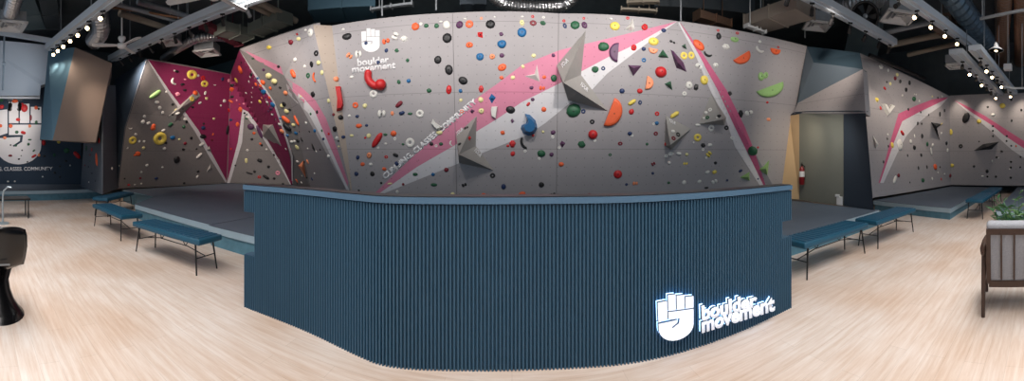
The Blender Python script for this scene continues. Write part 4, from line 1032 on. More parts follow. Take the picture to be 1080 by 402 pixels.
# colour shape column row width height turn — read off the photograph, placed on the walls by bearing
HD = """
W d 362 31 3 3;K b 366 38 9.5 7.5;N b 386 45.6 4 4;W r 390 47 3 3;O u 407 43.4 8 6 10;W u 417 38 8 8 60;W g 426 41 9 7;O b 438 28 8 8;W r 444 25 3.5 3;G b 449.5 27.4 4.5 4.5
N b 407.5 53.5 4 4;G g 418.5 53.3 5 5;P u 368.6 59 7 6 -40;W u 378 57 7 8;G g 429.7 63.8 4.5 4.5;N b 398.9 66.2 4 4;W g 371 81.5 5.5 4;G g 420.5 86.6 4.5 5.5 20;B b 431 85.3 4.5 4.5
C b 336 66.6 5 5;C b 339.5 77 4.5 5;P b 354.6 83 5.5 6;K r 333.5 56.2 6 6;W r 394 99 8.5 8.5;C b 346.6 106.8 3.5 5;O r 374.8 111 6.5 6.5;C b 384.9 111.3 4.5 5.5;M s 421 110 9 4.5 38
W u 402.6 120 9 8.5;P g 413.7 119.7 4.5 5.5;N s 423.8 119.3 6 3.8 15;G b 432.5 119.7 5 3;W r 442.9 120 8.5 8.5;M b 351.8 120.8 3 3.5;K b 359.3 124.2 5.5 5.5;W b 368.4 122.5 3.5 3;N b 376.8 122.5 4 3.5
N b 386.6 132.3 3.5 3;O b 378.7 132.8 6.5 5;K g 330 99.5 6.5 7;K b 334.5 118.5 3.5 4;K b 353.2 135.6 5.5 6.5;G b 339.5 137.8 2.5 3;B b 332 138 3.5 4;R b 346.8 141.5 2.8 3;N b 341.2 146.8 3.6 3.2
W g 355.2 146 4.5 5;K b 357 148.8 2.5 2;N b 362.2 144.6 4.5 4;C b 370.9 143.2 4 3;R b 385.2 145.5 2.5 2.5;C b 389 142.9 4.5 5.5;R s 397.8 147.8 18 6 56;G b 406.5 142 4.5 3;O b 415 141.2 6 6
W r 416.5 146.6 3.4 3.2;W g 406.7 151.8 4 3;W r 398.9 155.8 2.6 2.6;W r 432.5 150.7 9.5 10.5;G b 425 152.4 3 2.6;K b 330.6 155.8 4.5 8;K b 337.6 157.8 2.8 2.6;W b 333.7 160 2.4 2.4;C b 357.4 154.6 2.5 2
W g 346.6 164.9 4.5 4.5;N b 377.3 166.4 4 4.5;P b 389.4 163.4 5 7;R r 407.3 165.6 4 3.5;K s 417.3 163.6 6 3.5 -25;N b 418.5 173 4.5 5;O b 382.4 173.5 5 4;W g 391 173.5 5 4;O b 405.2 178.2 4.5 3.8
N b 375.9 183.5 4.5 5;K b 392.7 183.8 4.5 5.5;K b 402 193.3 2.8 2.6;C s 411.2 193.8 5 2 10;M b 425.2 194.5 3 3;G b 438 184 5.5 4;K b 378.4 201 2.4 2;W g 419 202.5 4 4;W b 331.7 182.7 2.6 2.8
G b 460.4 27.2 5 4.8;W s 464.9 22.9 3.5 2;W b 471 27 7.5 9;V b 484.6 26.5 7.5 7.5;O r 495 25.4 8 8;W s 490.4 19.8 3.4 1.6;P r 507.7 19.3 3 3;W d 521.7 17.9 2 2;K o 517.3 25.4 9.8 9.4
C g 550.6 24 5.5 7;W s 550.9 17.5 3.2 1.6;B o 550.5 34 9.5 10.2;R k 506.8 36.8 7.5 9 40;V g 528.7 36 5 5;B b 529.4 45.9 9 9.2;O b 495 47.4 7.5 6;K o 471.6 40 9.8 10.8
K o 461.8 63 7.8 8.8;K o 473.4 73.5 8.4 11.2 10;K o 488.4 85 10.2 8.4 -25;B o 506.3 59.8 8.2 8.2;P b 519.3 59.8 6 6;V b 529.2 58.8 4.8 4.8;O o 529.6 71 9.5 7.6 25;C g 551.4 70.5 4.8 4.8
O g 529 82 5.5 4.5;C b 541 82 4.8 4.8;G b 452.5 95.9 4.8 4.8;R b 473.4 95.3 6.2 9.2;B g 485.7 96 4.6 5.2;R g 507.4 94 6 8.5;B k 519.2 104.3 8.8 12.5;C b 507 105.7 5.4 6;C b 486 106 3.8 3.4
C b 507.7 116.7 5.8 6.2;V k 498.2 117.7 6.8 6;O r 487 117.5 4.6 4.6;K o 538.5 115.8 10.2 8.4 -15;R s 557.2 109.9 5 3 50;V b 560.6 92.3 4.4 4.2;V g 540.2 127.8 4.2 5.4
K u 491.8 134.9 5 4 20;R k 495.4 146 4 6;K b 484.6 152.2 3.6 3.6;C b 463.7 139.6 6.5 5;K b 454.9 151.9 4.6 4;G b 465.2 151.9 4.6 4;W r 460 153.9 3.4 3.2;W c 475.8 151.3 6.5 6 -80
O g 530.1 140.1 6 5.6;R g 540.5 151.9 7.6 8.8;R b 535.7 153.9 3.4 3;K c 552 151.3 14 9 -65;R b 540.8 162.5 5.2 5.2;W r 554 159.5 3.2 3.2;B b 456.6 184 4 4;M b 470.8 179.2 5 5;G b 457.6 195.2 6.4 3.6
K u 489.6 195.2 5.4 4.2 20;K r 519.5 185.2 5.6 5.6;N b 531 196.9 5 6;C b 477.5 204.6 4.2 3.8;O b 510 205.4 4.4 3.2;O b 550.8 204.6 7.4 4.4
M r 562.3 24.3 7 5.8;G g 572.7 24.3 6.6 5.4;R r 561.8 17.5 3.2 3.2;W r 573.3 18.2 3 2.8;R r 594.8 22 3.2 3.2;N r 595.7 27.2 4 5.6 20;G o 606.5 26.3 9.6 9;V o 616.4 26.3 5.6 7.6 25;R r 615.8 19.3 2.8 2.8
W s 644.4 19.8 3.2 2;Y o 648.5 27.4 10.2 9.4;R r 662 19.2 3.6 3.2;G b 636.8 49.3 11.4 10.2;V h 651.6 55.6 20 9 -94;R b 668.4 50.6 6.4 6.4;G b 627.8 72.8 7.2 7.2;N r 636.2 72.2 4.6 4.6
V g 583.6 58.4 4.8 4.8;C g 562.9 58.8 5.8 4.6;O g 573.9 81.4 5.4 4.6;G b 584.2 82 6.2 8;O u 571.8 93 6.4 5;V b 561.8 105 4.2 4.2;O b 573.5 115.8 5.2 5.6;G b 604.9 117.5 16 14
N r 615.2 117.5 4.8 5;N b 656 95.9 5.6 5.2;O h 642.5 118 31 13.5 69;Y s 666.5 108 9.4 4 35;R b 665.9 118.3 5.8 5.8;K r 624.5 128.5 5.2 5.2;R d 625.3 142 10 10;W r 627.3 148.3 3.4 3.4
G g 613.5 152.4 9.2 8.2;V b 583.3 140 5.4 4.6;W r 583 144.6 3.6 3.6;C g 572.7 139.2 3.6 3.4;R b 562.3 143 3 3;V k 593.3 152.2 6.6 8.4;W r 589.8 156.1 3.4 3.2;N b 664.4 140.5 4.6 4.6
W r 666.5 143.1 3.2 3.2;M r 654.1 151.5 5 4.2;G b 570.9 162.5 8 7.6;W r 568.8 167.3 3.4 3;V b 581.7 162.7 4.2 5;G r 643.5 163.3 3.4 3.2;O b 592 173.4 5.6 5;R o 651.7 183.8 9.2 9.2
N b 660.8 194.8 3 2.8;P u 670 193.5 5.6 4.4;K b 570.9 194.9 5.8 5.8;K u 583 205 6 3.4 20;M b 621.7 205.3 4.8 2.8
R b 679.9 29 6.8 6.6;N b 700 31.8 5 4.6;Y o 689.3 43.6 10.8 8.8;N b 679 51.7 4.4 4.4;P h 689 51.5 9.4 5 -8;K u 709.3 44.3 6.4 2.8 -20;Y r 721.4 58.8 7.4 8;Y r 729.2 58.5 6.8 8
O o 737 47.6 14 9.2 -42;K b 758 38.5 4.8 7.2;R r 757.4 32 2.8 2.8;L b 775 41.3 8 6;R r 777.6 35 3.2 3;W g 765.8 49.2 8.6 6.4;K c 746.3 57.3 9.4 8 -20;B r 679 63.4 4.8 4.8
R d 697 76 12 11.6;P h 681.5 87.3 14 7.6 82;R b 674.9 96.1 5.8 5.4;W u 737.3 70 8 5.6 -30;W g 755 69 6.6 6;Y o 742.9 84.3 8.4 10.4;W b 726.6 90 7.4 8.2;K g 734.2 92 6 8 -20;W r 722 98.9 4.8 4.8
K g 769.7 98.6 5.4 5.2;O h 781.4 58.6 20 8.5 38;N r 675.1 108.1 4.2 5;R r 693 119.9 4.8 4.8;B g 692.8 129.9 5.2 4.6;W r 689.3 130.8 2.6 2.6;Y s 711.5 121 10.5 4.4 35;W r 749 115.7 4 4
W b 744.5 119 3.6 4;W b 742.3 125 3 3.2;G r 746 123.9 4 4.2;K b 758.5 122.2 4.2 3.8;W b 756.3 124 2.4 2.4;W s 736.1 132 5.4 2.8;W r 750.2 135.3 6.4 7 -20;K r 766.2 134.8 5 5;M r 691.7 141 4.8 4.6
W b 709.8 138.4 3.8 3.2;M r 710.4 145.9 4.2 5;K r 715.2 142 4.2 5.4;Y r 735.8 145.1 8.2 8.2;W b 731.7 150.2 2.2 2.2;K g 741.7 153.3 5.6 5.4;W b 748.8 153 4.8 4.2;W r 741.5 157.8 3 3
Y u 747.7 162.5 6 6 50;W r 745 166.4 2.6 2.6;W b 707.3 162.5 6.2 4.8 20;W r 702.6 164.5 3.6 3.6;W s 716 162.1 5.6 3.4 -15;C g 724.4 163 4.4 3.8;W g 705.7 172 4.2 4;Y u 723 172.6 5 3.2
K g 754.6 172 4 3.6;R r 701.7 152.2 3.8 3.6;G b 682.4 152.2 3 3;M u 689.1 172.9 4.4 4.2 30;W r 772.5 145.5 4.8 4.4;N b 688.6 182.9 3 3;G b 705.3 193 3.2 2.8;W b 721.4 192.8 4.6 4.6
W s 737.5 191.5 4.4 3 30;W u 753.5 191.5 6.4 4.6 25;W s 746 181.6 5 3 25;Y s 753.5 181.5 4.6 3.8 25;N b 766.9 190.5 2.6 2.6;K b 745.1 198 4.4 2.4;N s 781 180.3 4.2 2.8 30
W d 801.4 44 3 3;W c 800.9 52.5 9.6 9.6 -30;O h 817.7 52 10.2 5.6;R r 820.8 49.7 2.4 2.4;L b 802.6 80.7 6.4 9;L o 807.8 79.3 4.8 7.4 -15;L h 811.6 91.4 30 10.5 27;K g 781.3 120.2 6 9
W u 790 119 8.8 5.6 15;R b 809.3 108 2.6 2.4;P g 810.7 126 5.2 4;G b 793.6 160 9 11;R b 799.4 155.7 2.4 2.4;N b 799.4 188.5 2.4 2.4
Y g 283.7 50 6.6 5;M b 306.8 44.4 5.2 5.6;C b 315 41.3 4.2 4.4;R b 313.3 36.2 2.4 2.6;W o 327.3 34.3 7.6 9;W d 322.3 31.8 2.6 2.6;W d 311.2 63.1 4.6 4.4;K g 328.6 68.1 5.4 7
W g 321.3 70.2 4.2 4.2;O s 309.4 77.8 10 5 -70;G r 324.9 79.7 5.4 5.6;O c 331.8 81.7 11 7 -90;K b 293.7 70.5 3.2 3.2;V b 278 73.7 4 3.2;C d 283.5 79.9 6.8 6.4;C d 289.4 85.8 6.8 6.4
K b 295.6 92.5 3.2 3;G b 266.8 61.8 3.6 2.4;O b 254 74 13.4 9;Y o 249.3 84.5 10 6.4 -15;W b 263.9 81 3 3;W u 262.9 85.8 4.2 3.4;K b 265.3 79 5 4.4;B g 272 82.5 4.4 4.2
O b 269.8 88.6 4.6 5;O b 277 87 5.4 6;O b 275.4 90.3 4.2 4;I b 241.3 85.3 3.2 4.2;N b 234.6 83.6 4.2 4;K b 254.7 65.7 3.6 3;W c 226.4 89.2 3.8 3.8;O k 244.6 94.5 8 7;M b 257 93 3.2 3
W b 266.8 92.5 3 2.6;K b 245 89.7 4.2 3.8;W s 259.8 97.8 3.6 2.4 -30;W b 265.7 97.6 2.6 2.4;W b 266.1 102.5 2.6 2.4;O b 284.7 102.9 4 5;B b 278.2 96.2 7 6;W b 279 98.4 2.6 2.4
K b 274.6 94.5 4.2 4;Y b 274.5 107.4 6.4 4.8;P b 276.5 103.4 3.4 3;W b 281.9 107.4 3.2 3;B b 287.7 110.2 6.4 6.2;V b 286 114.2 5 4.6;W b 236.6 106.8 3.6 3.6;O s 243.5 106.8 5.4 2.6 -35
K b 244.9 101.8 4.2 3.4;I b 249.7 105.7 2.2 2.2;R b 252.8 110 2.2 2.2;I b 257 109.6 2.4 2.2;W s 265.7 107.9 4.4 2.2;W b 264 113.7 3 4;W b 232.9 111.3 2.2 2.2;R s 241.3 116.3 4.2 2.4 -60
O g 253.6 115.5 5.4 7;O g 250.5 131.2 5 6.2;C b 225.6 125 2.8 2.6;N b 243.5 126.4 3.6 3.2;K s 240 137 10 3 90;W b 287 120.8 3.2 3.2;V b 283.3 117.4 4 3.8;K b 258 119 3 2.8;G b 260.3 120.8 3.2 2.6
W s 261.4 123.6 4.4 2.4 -25;G b 259.8 125 2.6 2.4;K b 266.8 124.7 2.8 2.6;V b 264.8 133 7.2 7;O k 268 140.6 4.6 4.4;K b 265.7 147 3.2 3;V s 273.8 139 15 3.8 -72;O b 274.5 151.8 2.6 2.6
K b 276 153 2.6 3;W g 260.9 158.6 3.4 3;W b 281 157.5 2.4 2;C s 259.8 169.5 5.4 2.8 90;K s 274 169.3 5.4 3.4 -25;K b 283.3 175.6 3 3;K b 248 174.5 2.2 2.2;K s 263 182.7 7 1.8 -18;K b 268.4 181.2 2.6 3
R r 273.5 186.8 3.6 3.4;K s 280.5 186.8 7 3 -35;K b 289.2 188.3 2.8 2.8;I r 293 182.6 4.8 5;K b 298.4 194 2.4 1.8;K b 299.5 110.2 5.2 5;C b 297.3 111.3 4.4 5;C b 302 117.4 5.2 5.6;K b 305.7 115.8 3 3.2
O s 301.7 126 10.5 5 -60;K s 303 134 10.5 5.5 -60;O s 313 127 12 4 -78;W b 295 130.9 4.2 4;B b 295.6 124.7 3.4 3.4;C b 309.6 132 4.2 4.4;P b 301.2 98.4 5.2 5;O b 285 92.8 3 4.4;P b 297.6 138.4 6.2 5.6
B g 303 142.7 4.4 4;B b 312.2 140.6 3.6 4.2;K b 315.7 139 2 2;W b 307.6 149.3 4 3.6;W b 310.5 149 3.2 3.2;K g 314 148.5 4.2 4.2;K s 318.5 147 5 2.8 -70;C o 313.2 155.5 4.2 6.6;W b 301.7 156.9 3 3
I b 306.2 156.9 2.4 3;K b 289.7 163 3.6 4.6;K b 294.5 163.4 2.6 2.8;W b 294.8 168.6 2.6 3;K b 296.2 170.6 2.8 2.6;P g 324.7 170.6 4.4 6;W b 313.7 170.4 3.2 3.2;K b 320.6 170.6 1.8 2.2;O g 313.2 190.8 2.8 6
W b 318 192.4 3 3.2;K b 323.2 187.4 2 2.4;N s 329.2 188.7 3.8 2.2 -50;K b 313.5 193.9 2 1.6;W b 318.5 185.7 1.8 2;W g 323 129.8 4.4 4.2;G b 327.7 120.2 3 3;C b 317.4 101.8 3 2.4;K b 326.4 139 2.4 2.6;W b 324.7 156.9 2.6 2.6
Y r 202.6 78.8 11 10;Y r 215.8 88.4 8 7.2;R r 214.1 82.3 5 5;W b 209.1 80 2.4 2.8;W c 182.8 86 8 8 -60;K b 186.7 75.2 4.2 3;W b 183.9 74.4 2 2.2;I b 195.3 83.8 3 2;K s 192.3 89 4.6 2.4 15
L s 163.7 99.5 14 4.6 42;W s 165.4 107.9 4.6 3.4;W b 168.5 113.7 3.6 4;W b 171.6 118.9 3.2 4;W b 175.5 97 2.6 2.2;I g 187.3 99.5 6.2 5;K s 194.9 95 4 2.6;W b 152.3 122.8 3 3;W g 150.9 128.6 5 5
W s 156.5 130 4.2 3 20;O b 162 133.4 4.6 4.6;G s 179.6 131.4 5.4 3.6 40;K b 182.2 110.2 3.4 3;Y r 202.4 104.6 5 5;O b 206 98.4 5 5;W b 216.4 98.4 3 4.2;C b 218 103.7 3 3.6;W s 210.8 108.5 3.4 2.2 30
K b 203.5 113 3 2.8;K b 181.9 121 2.4 2.2;W s 187.3 119.7 4.4 2.6 35;G b 192.9 114.9 2.2 2;C b 185 115.8 3 3;K b 214.9 130.5 2.6 2.6;W s 195.1 125.8 3.4 3;K b 196.8 128.9 3.2 3;G g 194 133.7 4.4 4.2
Y r 168.8 146.2 14 14;Y r 139.9 148.1 8.2 8.4;O b 161.3 135.6 5 5;W s 172.2 137.6 4.4 2.4 35;B b 182.2 144.9 5 4.6;C b 189 147 2.6 2.4;W c 137.4 135.4 4.2 4;W b 143.3 142 3 3;W b 147 149.3 2.6 2.6
W b 152 149 2.6 2.8;C g 151.4 156.3 4.2 4;W c 134 155.8 3.4 4.4 60;O b 145.3 162.5 5.2 5.2;O b 142.1 163.9 2.6 2.6;W b 173.5 156.5 3.4 3.4;K b 175 150.7 2.6 2.8;K b 186.7 168.6 6 8.4;W g 155 174.5 3.8 4
M b 195.3 151.5 3.6 3.4;K b 193.4 157.4 2.8 3;K b 201.8 145.7 3 3.4;N b 214.4 135 4.6 4.4;K b 214.1 144.3 6.4 5;O b 224.6 141.8 2 3.2;M b 223.7 147.4 2.6 2.6;W s 212.5 152.4 5.6 3 38;W s 210 164.2 7.4 2.8 50
R k 243.9 157.2 4.6 4;K b 207.4 157.4 2.2 2.2;W b 118 177.5 3.4 3.6;W b 125.9 175 1.8 2.2;W b 171.4 176.5 2.2 2.2;W b 149 181.8 2.2 2.4;M b 148 188.2 2.8 2.6;N b 164.9 188 3.4 3;W b 149 193.8 2 2.2
W b 142.2 194.9 2.2 2;R b 135.8 195.2 2.6 2.2;W s 208 186.5 3.6 2 80;K b 209 180.7 2.6 2.6;K b 194.2 193.2 2.6 2.4;K b 131.5 188.5 1.8 2
W g 929.1 70.3 5.5 6;W b 936.9 74.3 2.4 3.8;C b 946.3 78.4 3.2 4.2;M b 944 82.6 3.6 4;K s 949.3 86 4 2.4 80;C b 939 88.6 2.6 3.8;K b 935.4 86.7 2 2.2;R s 933 93.2 4 2.4 -50;K b 959.3 87.4 2.8 5
K b 955.8 94.7 3 5;W c 965.4 99.6 3 4;G b 964 104.7 5 5;W s 969.5 106.7 3 1.6 90;W b 951.8 100.6 2 2.2;Y g 924.8 105.3 5 5.4;R b 928.8 114.3 2.6 4.2;K b 958 115.7 2.2 3.2;K b 970.9 118.3 2 2.6
K s 991.2 120.4 5.4 2 90;K b 996.2 116.7 1.8 4;C b 983.2 102 2 2;W g 993.6 101.8 2.6 2.6;K b 989.3 103 2 2;K b 979.4 121 1.8 2.6;R s 951.3 140.3 6 3.6 -55;Y b 941 153.6 4 6.6
W o 949 152.6 8 13.4 -10;W b 960.5 149 3 5.2;W b 964.6 143.6 1.6 4;K b 972.6 143.6 3 5.2;K b 964.3 156 4 5;K b 967.8 130.4 2.6 4;K b 972 130.4 1.8 2.8;W b 936.4 142 2.2 2.6;K b 935.9 146.5 2 3;K b 937.1 154.5 2 2.8
Y b 992.6 131.2 2 3.8;W s 983.6 153 4 2.2 70;G b 978 152 3 5;K b 998.3 151.2 2.6 4.6;W b 993 140.8 1.8 2.8;K b 931.9 171 2 3.2;M b 947.7 184.8 3.6 4.6;W s 943.6 189.5 9.5 3.2 60
K b 971.6 163.7 3 4;K b 968.7 177.5 2 4;K b 977.7 176.5 2.4 4;O b 986.2 175.6 5.2 7;G b 973.3 190.2 5 4.4;W g 983.2 188.6 2.6 4;W b 989.3 182.1 1.6 2;R b 992.8 189.2 2 3;W b 996.2 183.4 1.8 2
K b 957.2 164 1.8 3;K b 991.5 176.3 1.6 2;W s 982.2 159.7 8 1.8 -80;K b 959.7 192.6 1.6 2
K b 1041.7 112.7 2.6 2.6;Y b 1057.3 111.5 6 5.4;K b 1077.2 116 2.4 2.6;W b 1047.3 121.4 4 3.6;K b 1066.5 105.3 2.6 3;K o 1018.8 124.2 12 7.4 65;Y b 1032.5 128 5 4.4;K b 1067 127.3 2.2 2.8;K b 1047.1 133.2 2.2 2.2
K b 1047.1 138.2 2.2 2.4;K b 1047.3 143.4 2 2.4;K b 1061.8 143.6 2.2 2.4;K b 1061.6 148.8 2.2 2.4;K b 1066.5 154 2 2;O b 1071.5 154.3 2 2.4;K r 1013.3 154.2 4.4 4.4;Y b 1003 139.4 3.4 6.2;K b 1032.6 149.3 1.6 1.6
Y b 1004.3 174.8 3.6 4;M b 1002.2 185.7 3.4 4;K b 1027.3 175.3 2.6 2.6;K b 1041 180.7 3.2 4.2;W b 1036.4 186 3 2.2;K b 1041.4 186.5 2 2.2;K b 1050.4 186.5 2.4 2.4;K s 1056.4 159.7 3 2 -20;K b 1051 165.9 2.6 2.4
W b 1053.3 166.8 1.8 1.8;K b 1066.2 170.9 2.4 2.2;K b 1066 176.9 2.4 2.4;W b 1064.9 178.2 1.8 1.8;K b 1076.2 165.6 2 2;K b 1076 176.5 1.8 1.8;K b 1066 187.6 2.4 2.4;W b 999.4 158.8 2.4 4;W b 1046.6 169.7 1.4 3
R o 25.8 114 7.4 9;R g 23.5 110.2 4 4;O b 15.7 106.8 6.4 4.4;G b 1.7 105.7 4 4;R b 1.7 112.4 5 5;O b 38 113.7 4 4.2;K b 40.9 114.9 2.6 3;R b 19 126.4 4.6 3.6;M b 32.5 124.7 3 7;G b 38.3 129 3 5.2
O b 11.2 133 4.4 4.4;P b 31.4 133 3.4 4;O b .8 133 3 4;G g 17.7 139.5 5 4.2;R s 24.6 140 5.4 3.4 -15;P b 5 145.5 4.2 3.2;G s 31.4 147.4 4 1.8;G b 30 152.4 3 3.4;K b 43.1 146.8 2.6 2.8
R g 46.1 150.7 5 6.2;Y g 61.9 150 4.4 3.4;G g 70.3 158.9 7.2 6.2;R s 81.2 163.6 9.6 4.4 -45;G k 57.3 163.6 3.4 5;K b 46.8 164.5 3 2.6;P b 40.9 163.6 3.2 3.8;R s 35.8 164.7 6 2.6 30
M s 10.9 164.2 4.2 2.6;K b 20 168 3.2 2.2;K b 69.7 169.8 2.6 2.6;K b 11.2 153 2 2.2;K b 23.3 158.6 2 2;G s 35.8 158.9 3.4 2 40;K b 28.9 170.9 2.6 2;K b 22.4 164.2 1.8 1.6;G b 16.8 153.5 3 2.6
K b 63.3 175.6 2.2 2.4;K b 57.7 182.4 2.4 2.4;K b 63.3 186.8 2 2.2;W b 45 186.3 1.8 1.8;W b 73.9 174.5 1.6 1.8;W b 15.7 191.4 2 2;W b 8.4 191.6 2.2 2
G s 91.3 156.3 6 2 88;R b 96.9 157.4 2.6 4.2;R b 104.7 148.5 3 6;O o 101.9 168 5.6 15 12;M b 95 163.6 2 2.2;G b 95 170.3 2 2;K b 93.3 176 2 2;K b 96.9 182.9 2 2;K b 100.6 191 1.6 2;W b 93.8 192.2 2 1.8;M b 89.6 174.5 3 2.2
"""
PROTO = {}
def hold_mesh(s, ci, var):
    k = (s, ci, var)
    if k not in PROTO:
        bm = SHAPE[s][1][var](); me = bpy.data.meshes.new('hold_'+s); bm.normal_update(); bm.to_mesh(me); bm.free()
        if SHAPE[s][3]:
            for p in me.polygons: p.use_smooth = True
        me.materials.append(HM[ci]); PROTO[k] = me
    return PROTO[k]
bmB = bmesh.new(); lathe(bmB, [(.22, 0), (.22, .25), (.12, .30), (.10, .16)], 12); meB = bpy.data.meshes.new('bolt'); bmB.to_mesh(meB); bmB.free(); meB.materials.append(BOLT)
H = []
for ln in HD.strip().splitlines():
    for e in ln.split(';'):
        t = e.split()
        if len(t) < 6: continue
        H.append((t[0], t[1], float(t[2]), float(t[3]), float(t[4]), float(t[5]), float(t[6]) if len(t) > 6 else 0.0))
def region(x, y):
    if x < 43 and y < 172: return 'on the far left hand sign'
    if x < 86: return 'on the far left navy wall'
    if x < 126: return 'on the left pillar wall'
    if x < 240:
        u = 62+(x-155)*1.53
        if y < 62+ (x-155)*.0+16*((x-155)/88.) : pass
        inside = x > 157 and y < 150 and y < 63+(x-157)*1.0+0 or False
        edge = 63+(x-157)*1.5
        if x > 160 and y < edge: return 'on the left magenta panel'
        return 'on the left grey wall, upper half' if y < 140 else 'on the left grey wall, lower half'
    if x < 253+max(0, y-52)*.42: return 'in the left magenta corner, upper part' if y < 112 else 'in the left magenta corner, lower part'
    if x < 300+max(0, y-80)*.24: return 'on the narrow grey left facet'
    if x < 350+max(0, y-30)*.12: return 'on the slanting left facet, '+('top' if y < 90 else 'middle' if y < 145 else 'bottom')
    c = 716+(y-22)*.51
    if x < 478: return 'on the painted-hand side, '+('top' if y < 60 else 'upper middle' if y < 100 else 'middle' if y < 130 else 'lower middle' if y < 160 else 'bottom')
    if x < 588: return 'on the main wall centre, '+('top' if y < 50 else 'upper middle' if y < 90 else 'middle' if y < 130 else 'lower middle' if y < 170 else 'bottom')
    if x < c:
        if x < 690: return 'on the right-centre wall, '+('top' if y < 60 else 'middle' if y < 125 else 'bottom')
        return 'by the right stripe, '+('top' if y < 80 else 'upper middle' if y < 128 else 'lower middle' if y < 160 else 'bottom')
    if x < 900: return 'on the main wall right of its fold, '+('top' if y < 75 else 'bottom')
    if x < 1001: return 'on the right bay wall, '+('top' if y < 122 else 'middle' if y < 158 else 'bottom')
    return 'on the far right wall, '+('top' if y < 145 else 'bottom')
order = sorted(range(len(H)), key=lambda i: -H[i][4]*H[i][5])
NMAX = 288
indiv = set(order[:NMAX])
lab = {}
for i in indiv:
    c, s, x, y, w_, h_, r_ = H[i]; a = w_*h_
    size = 'large' if a > 75 else 'small' if a < 17 else ''
    lab.setdefault((' '.join(q for q in (size, HC[c][0], SHAPE[s][0], 'hold') if q), region(x, y)), []).append(i)
labels = {}
ordw = ['first', 'second', 'third', 'fourth', 'fifth', 'sixth', 'seventh', 'eighth', 'ninth', 'tenth', 'eleventh', 'twelfth', 'thirteenth']
for (a, b), L_ in lab.items():
    if len(L_) == 1: labels[L_[0]] = '%s %s' % (a, b); continue
    ys = sorted(H[i][3] for i in L_); xs = sorted(H[i][2] for i in L_)
    vert = (ys[-1]-ys[0]) > (xs[-1]-xs[0])
    L_.sort(key=lambda i: H[i][3] if vert else H[i][2]); n_ = len(L_)
    for k, i in enumerate(L_):
        if n_ == 2: q = ('upper', 'lower')[k] if vert else ('left', 'right')[k]; q += ' of two'
        elif k == 0: q = 'topmost' if vert else 'leftmost'
        elif k == n_-1: q = 'lowest' if vert else 'rightmost'
        else: q = ordw[k]+(' from top' if vert else ' from left')
        labels[i] = '%s %s, %s' % (a, b, q)
def wallgroup(x): return 'climbing holds of the left bays' if x < 253 else 'climbing holds on the main wall' if x < 900 else 'climbing holds of the right bay'
rest = bmesh.new()
for i, (c, s, x, y, w_, h_, r_) in enumerate(H):
    p, n = surf(x, y); d = math.hypot(p.x, p.y)
    v = Vector((0, 0, 1)); v = (v-n*v.dot(n)).normalized(); u = v.cross(n).normalized()
    k = .5*d/F
    inc = abs(ray(x, y).normalized().dot(n)); fac = min(1.7, 1/max(.45, inc)) if s in 'hk' else min(1.25, 1/max(.5, inc))
    sw, sh = w_*k, h_*k
    sz = SHAPE[s][2]*min(sw, sh)
    if s in 'sc': sz = .9*min(sw, sh)
    if s == 'c': sz = sh*.9
    if s == 'h': sz = min(.14, .6*sh); sh *= 1.0
    th = math.radians(r_)
    X = u*math.cos(th)+v*math.sin(th); Y = -u*math.sin(th)+v*math.cos(th)
    M = Matrix((X*sw, Y*sh, n*sz)).transposed().to_4x4(); 
    # stretch sideways where the wall turns away from the camera
    St = Matrix.Identity(3)
    for a_ in range(3):
        for b_ in range(3): St[a_][b_] += (fac-1)*u[a_]*u[b_]
    M = (St @ M.to_3x3()).to_4x4(); M.translation = p
    var = (i*7) % len(SHAPE[s][1])
    if i in indiv:
        o = bpy.data.objects.new('climbing_hold', hold_mesh(s, c, var)); COL.objects.link(o); 
        # keep the object's scale clean: bake shape into its own mesh
        me = o.data.copy(); me.transform(M.to_3x3().to_4x4()); o.data = me; o.location = p
        tag(o, labels[i], 'climbing hold', wallgroup(x))
        if w_*h_ > 34 and s not in 'rcs' and not (c == 'K' and s == 'g'):
            b = bpy.data.objects.new('bolt', meB); COL.objects.link(b); b.parent = o
            zt_ = {'b': .98, 'o': .98, 'd': .98, 'h': .98, 'u': .75, 'g': .85, 'k': .8}[s]*sz
            oy = -.5*sh*2*.8 if s == 'h' else 0
            b.location = n*(zt_-.012)+Y*oy; b.rotation_euler = n.to_track_quat('Z', 'Y').to_euler(); b.scale = (.07, .07, .06)
    else:
        tmp = bmesh.new(); tmp.from_mesh(hold_mesh(s, c, var)); bmesh.ops.transform(tmp, matrix=M, verts=tmp.verts)
        mi = list(HC).index(c)
        for f in tmp.faces: f.material_index = mi
        tm = bpy.data.meshes.new('t'); tmp.to_mesh(tm); tmp.free(); rest.from_mesh(tm); bpy.data.meshes.remove(tm)
o = obj('small_climbing_holds', rest, [HM[k] for k in HC], None, True)
tag(o, 'scattering of the smallest climbing holds over all the walls', 'climbing holds', 'smallest climbing holds', 'stuff')
# holds with a cut outline of their own
def plate(poly, m, thick, label, apex=None, name='climbing_hold', taper=.78):
    P = [surf(*q) for q in poly]; n = sum((q[1] for q in P), Vector()).normalized(); c = sum((q[0] for q in P), Vector())/len(P)
    bm = bmesh.new(); A = [bm.verts.new(q[0]-c-n*.01) for q in P]
    if apex:
        a = surf(*apex)[0]-c; k = thick/abs(ray(*apex).normalized().dot(n)); t = bm.verts.new(a-ray(*apex).normalized()*k)
        for i in range(len(A)): bm.faces.new((A[i], A[(i+1) % len(A)], t))
    else:
        B = [bm.verts.new((q[0]-c)*taper+n*thick) for q in P]
        for i in range(len(A)): bm.faces.new((A[i], A[(i+1) % len(A)], B[(i+1) % len(A)], B[i]))
        for t in tessellate_polygon([[v.co for v in B]]): bm.faces.new([B[i] for i in t])
    for t in tessellate_polygon([[v.co for v in A]]): bm.faces.new([A[i] for i in t])
    bmesh.ops.recalc_face_normals(bm, faces=bm.faces)
    o = obj(name, bm, m); o.location = c; tag(o, label, 'climbing hold', wallgroup(poly[0][0])); return o
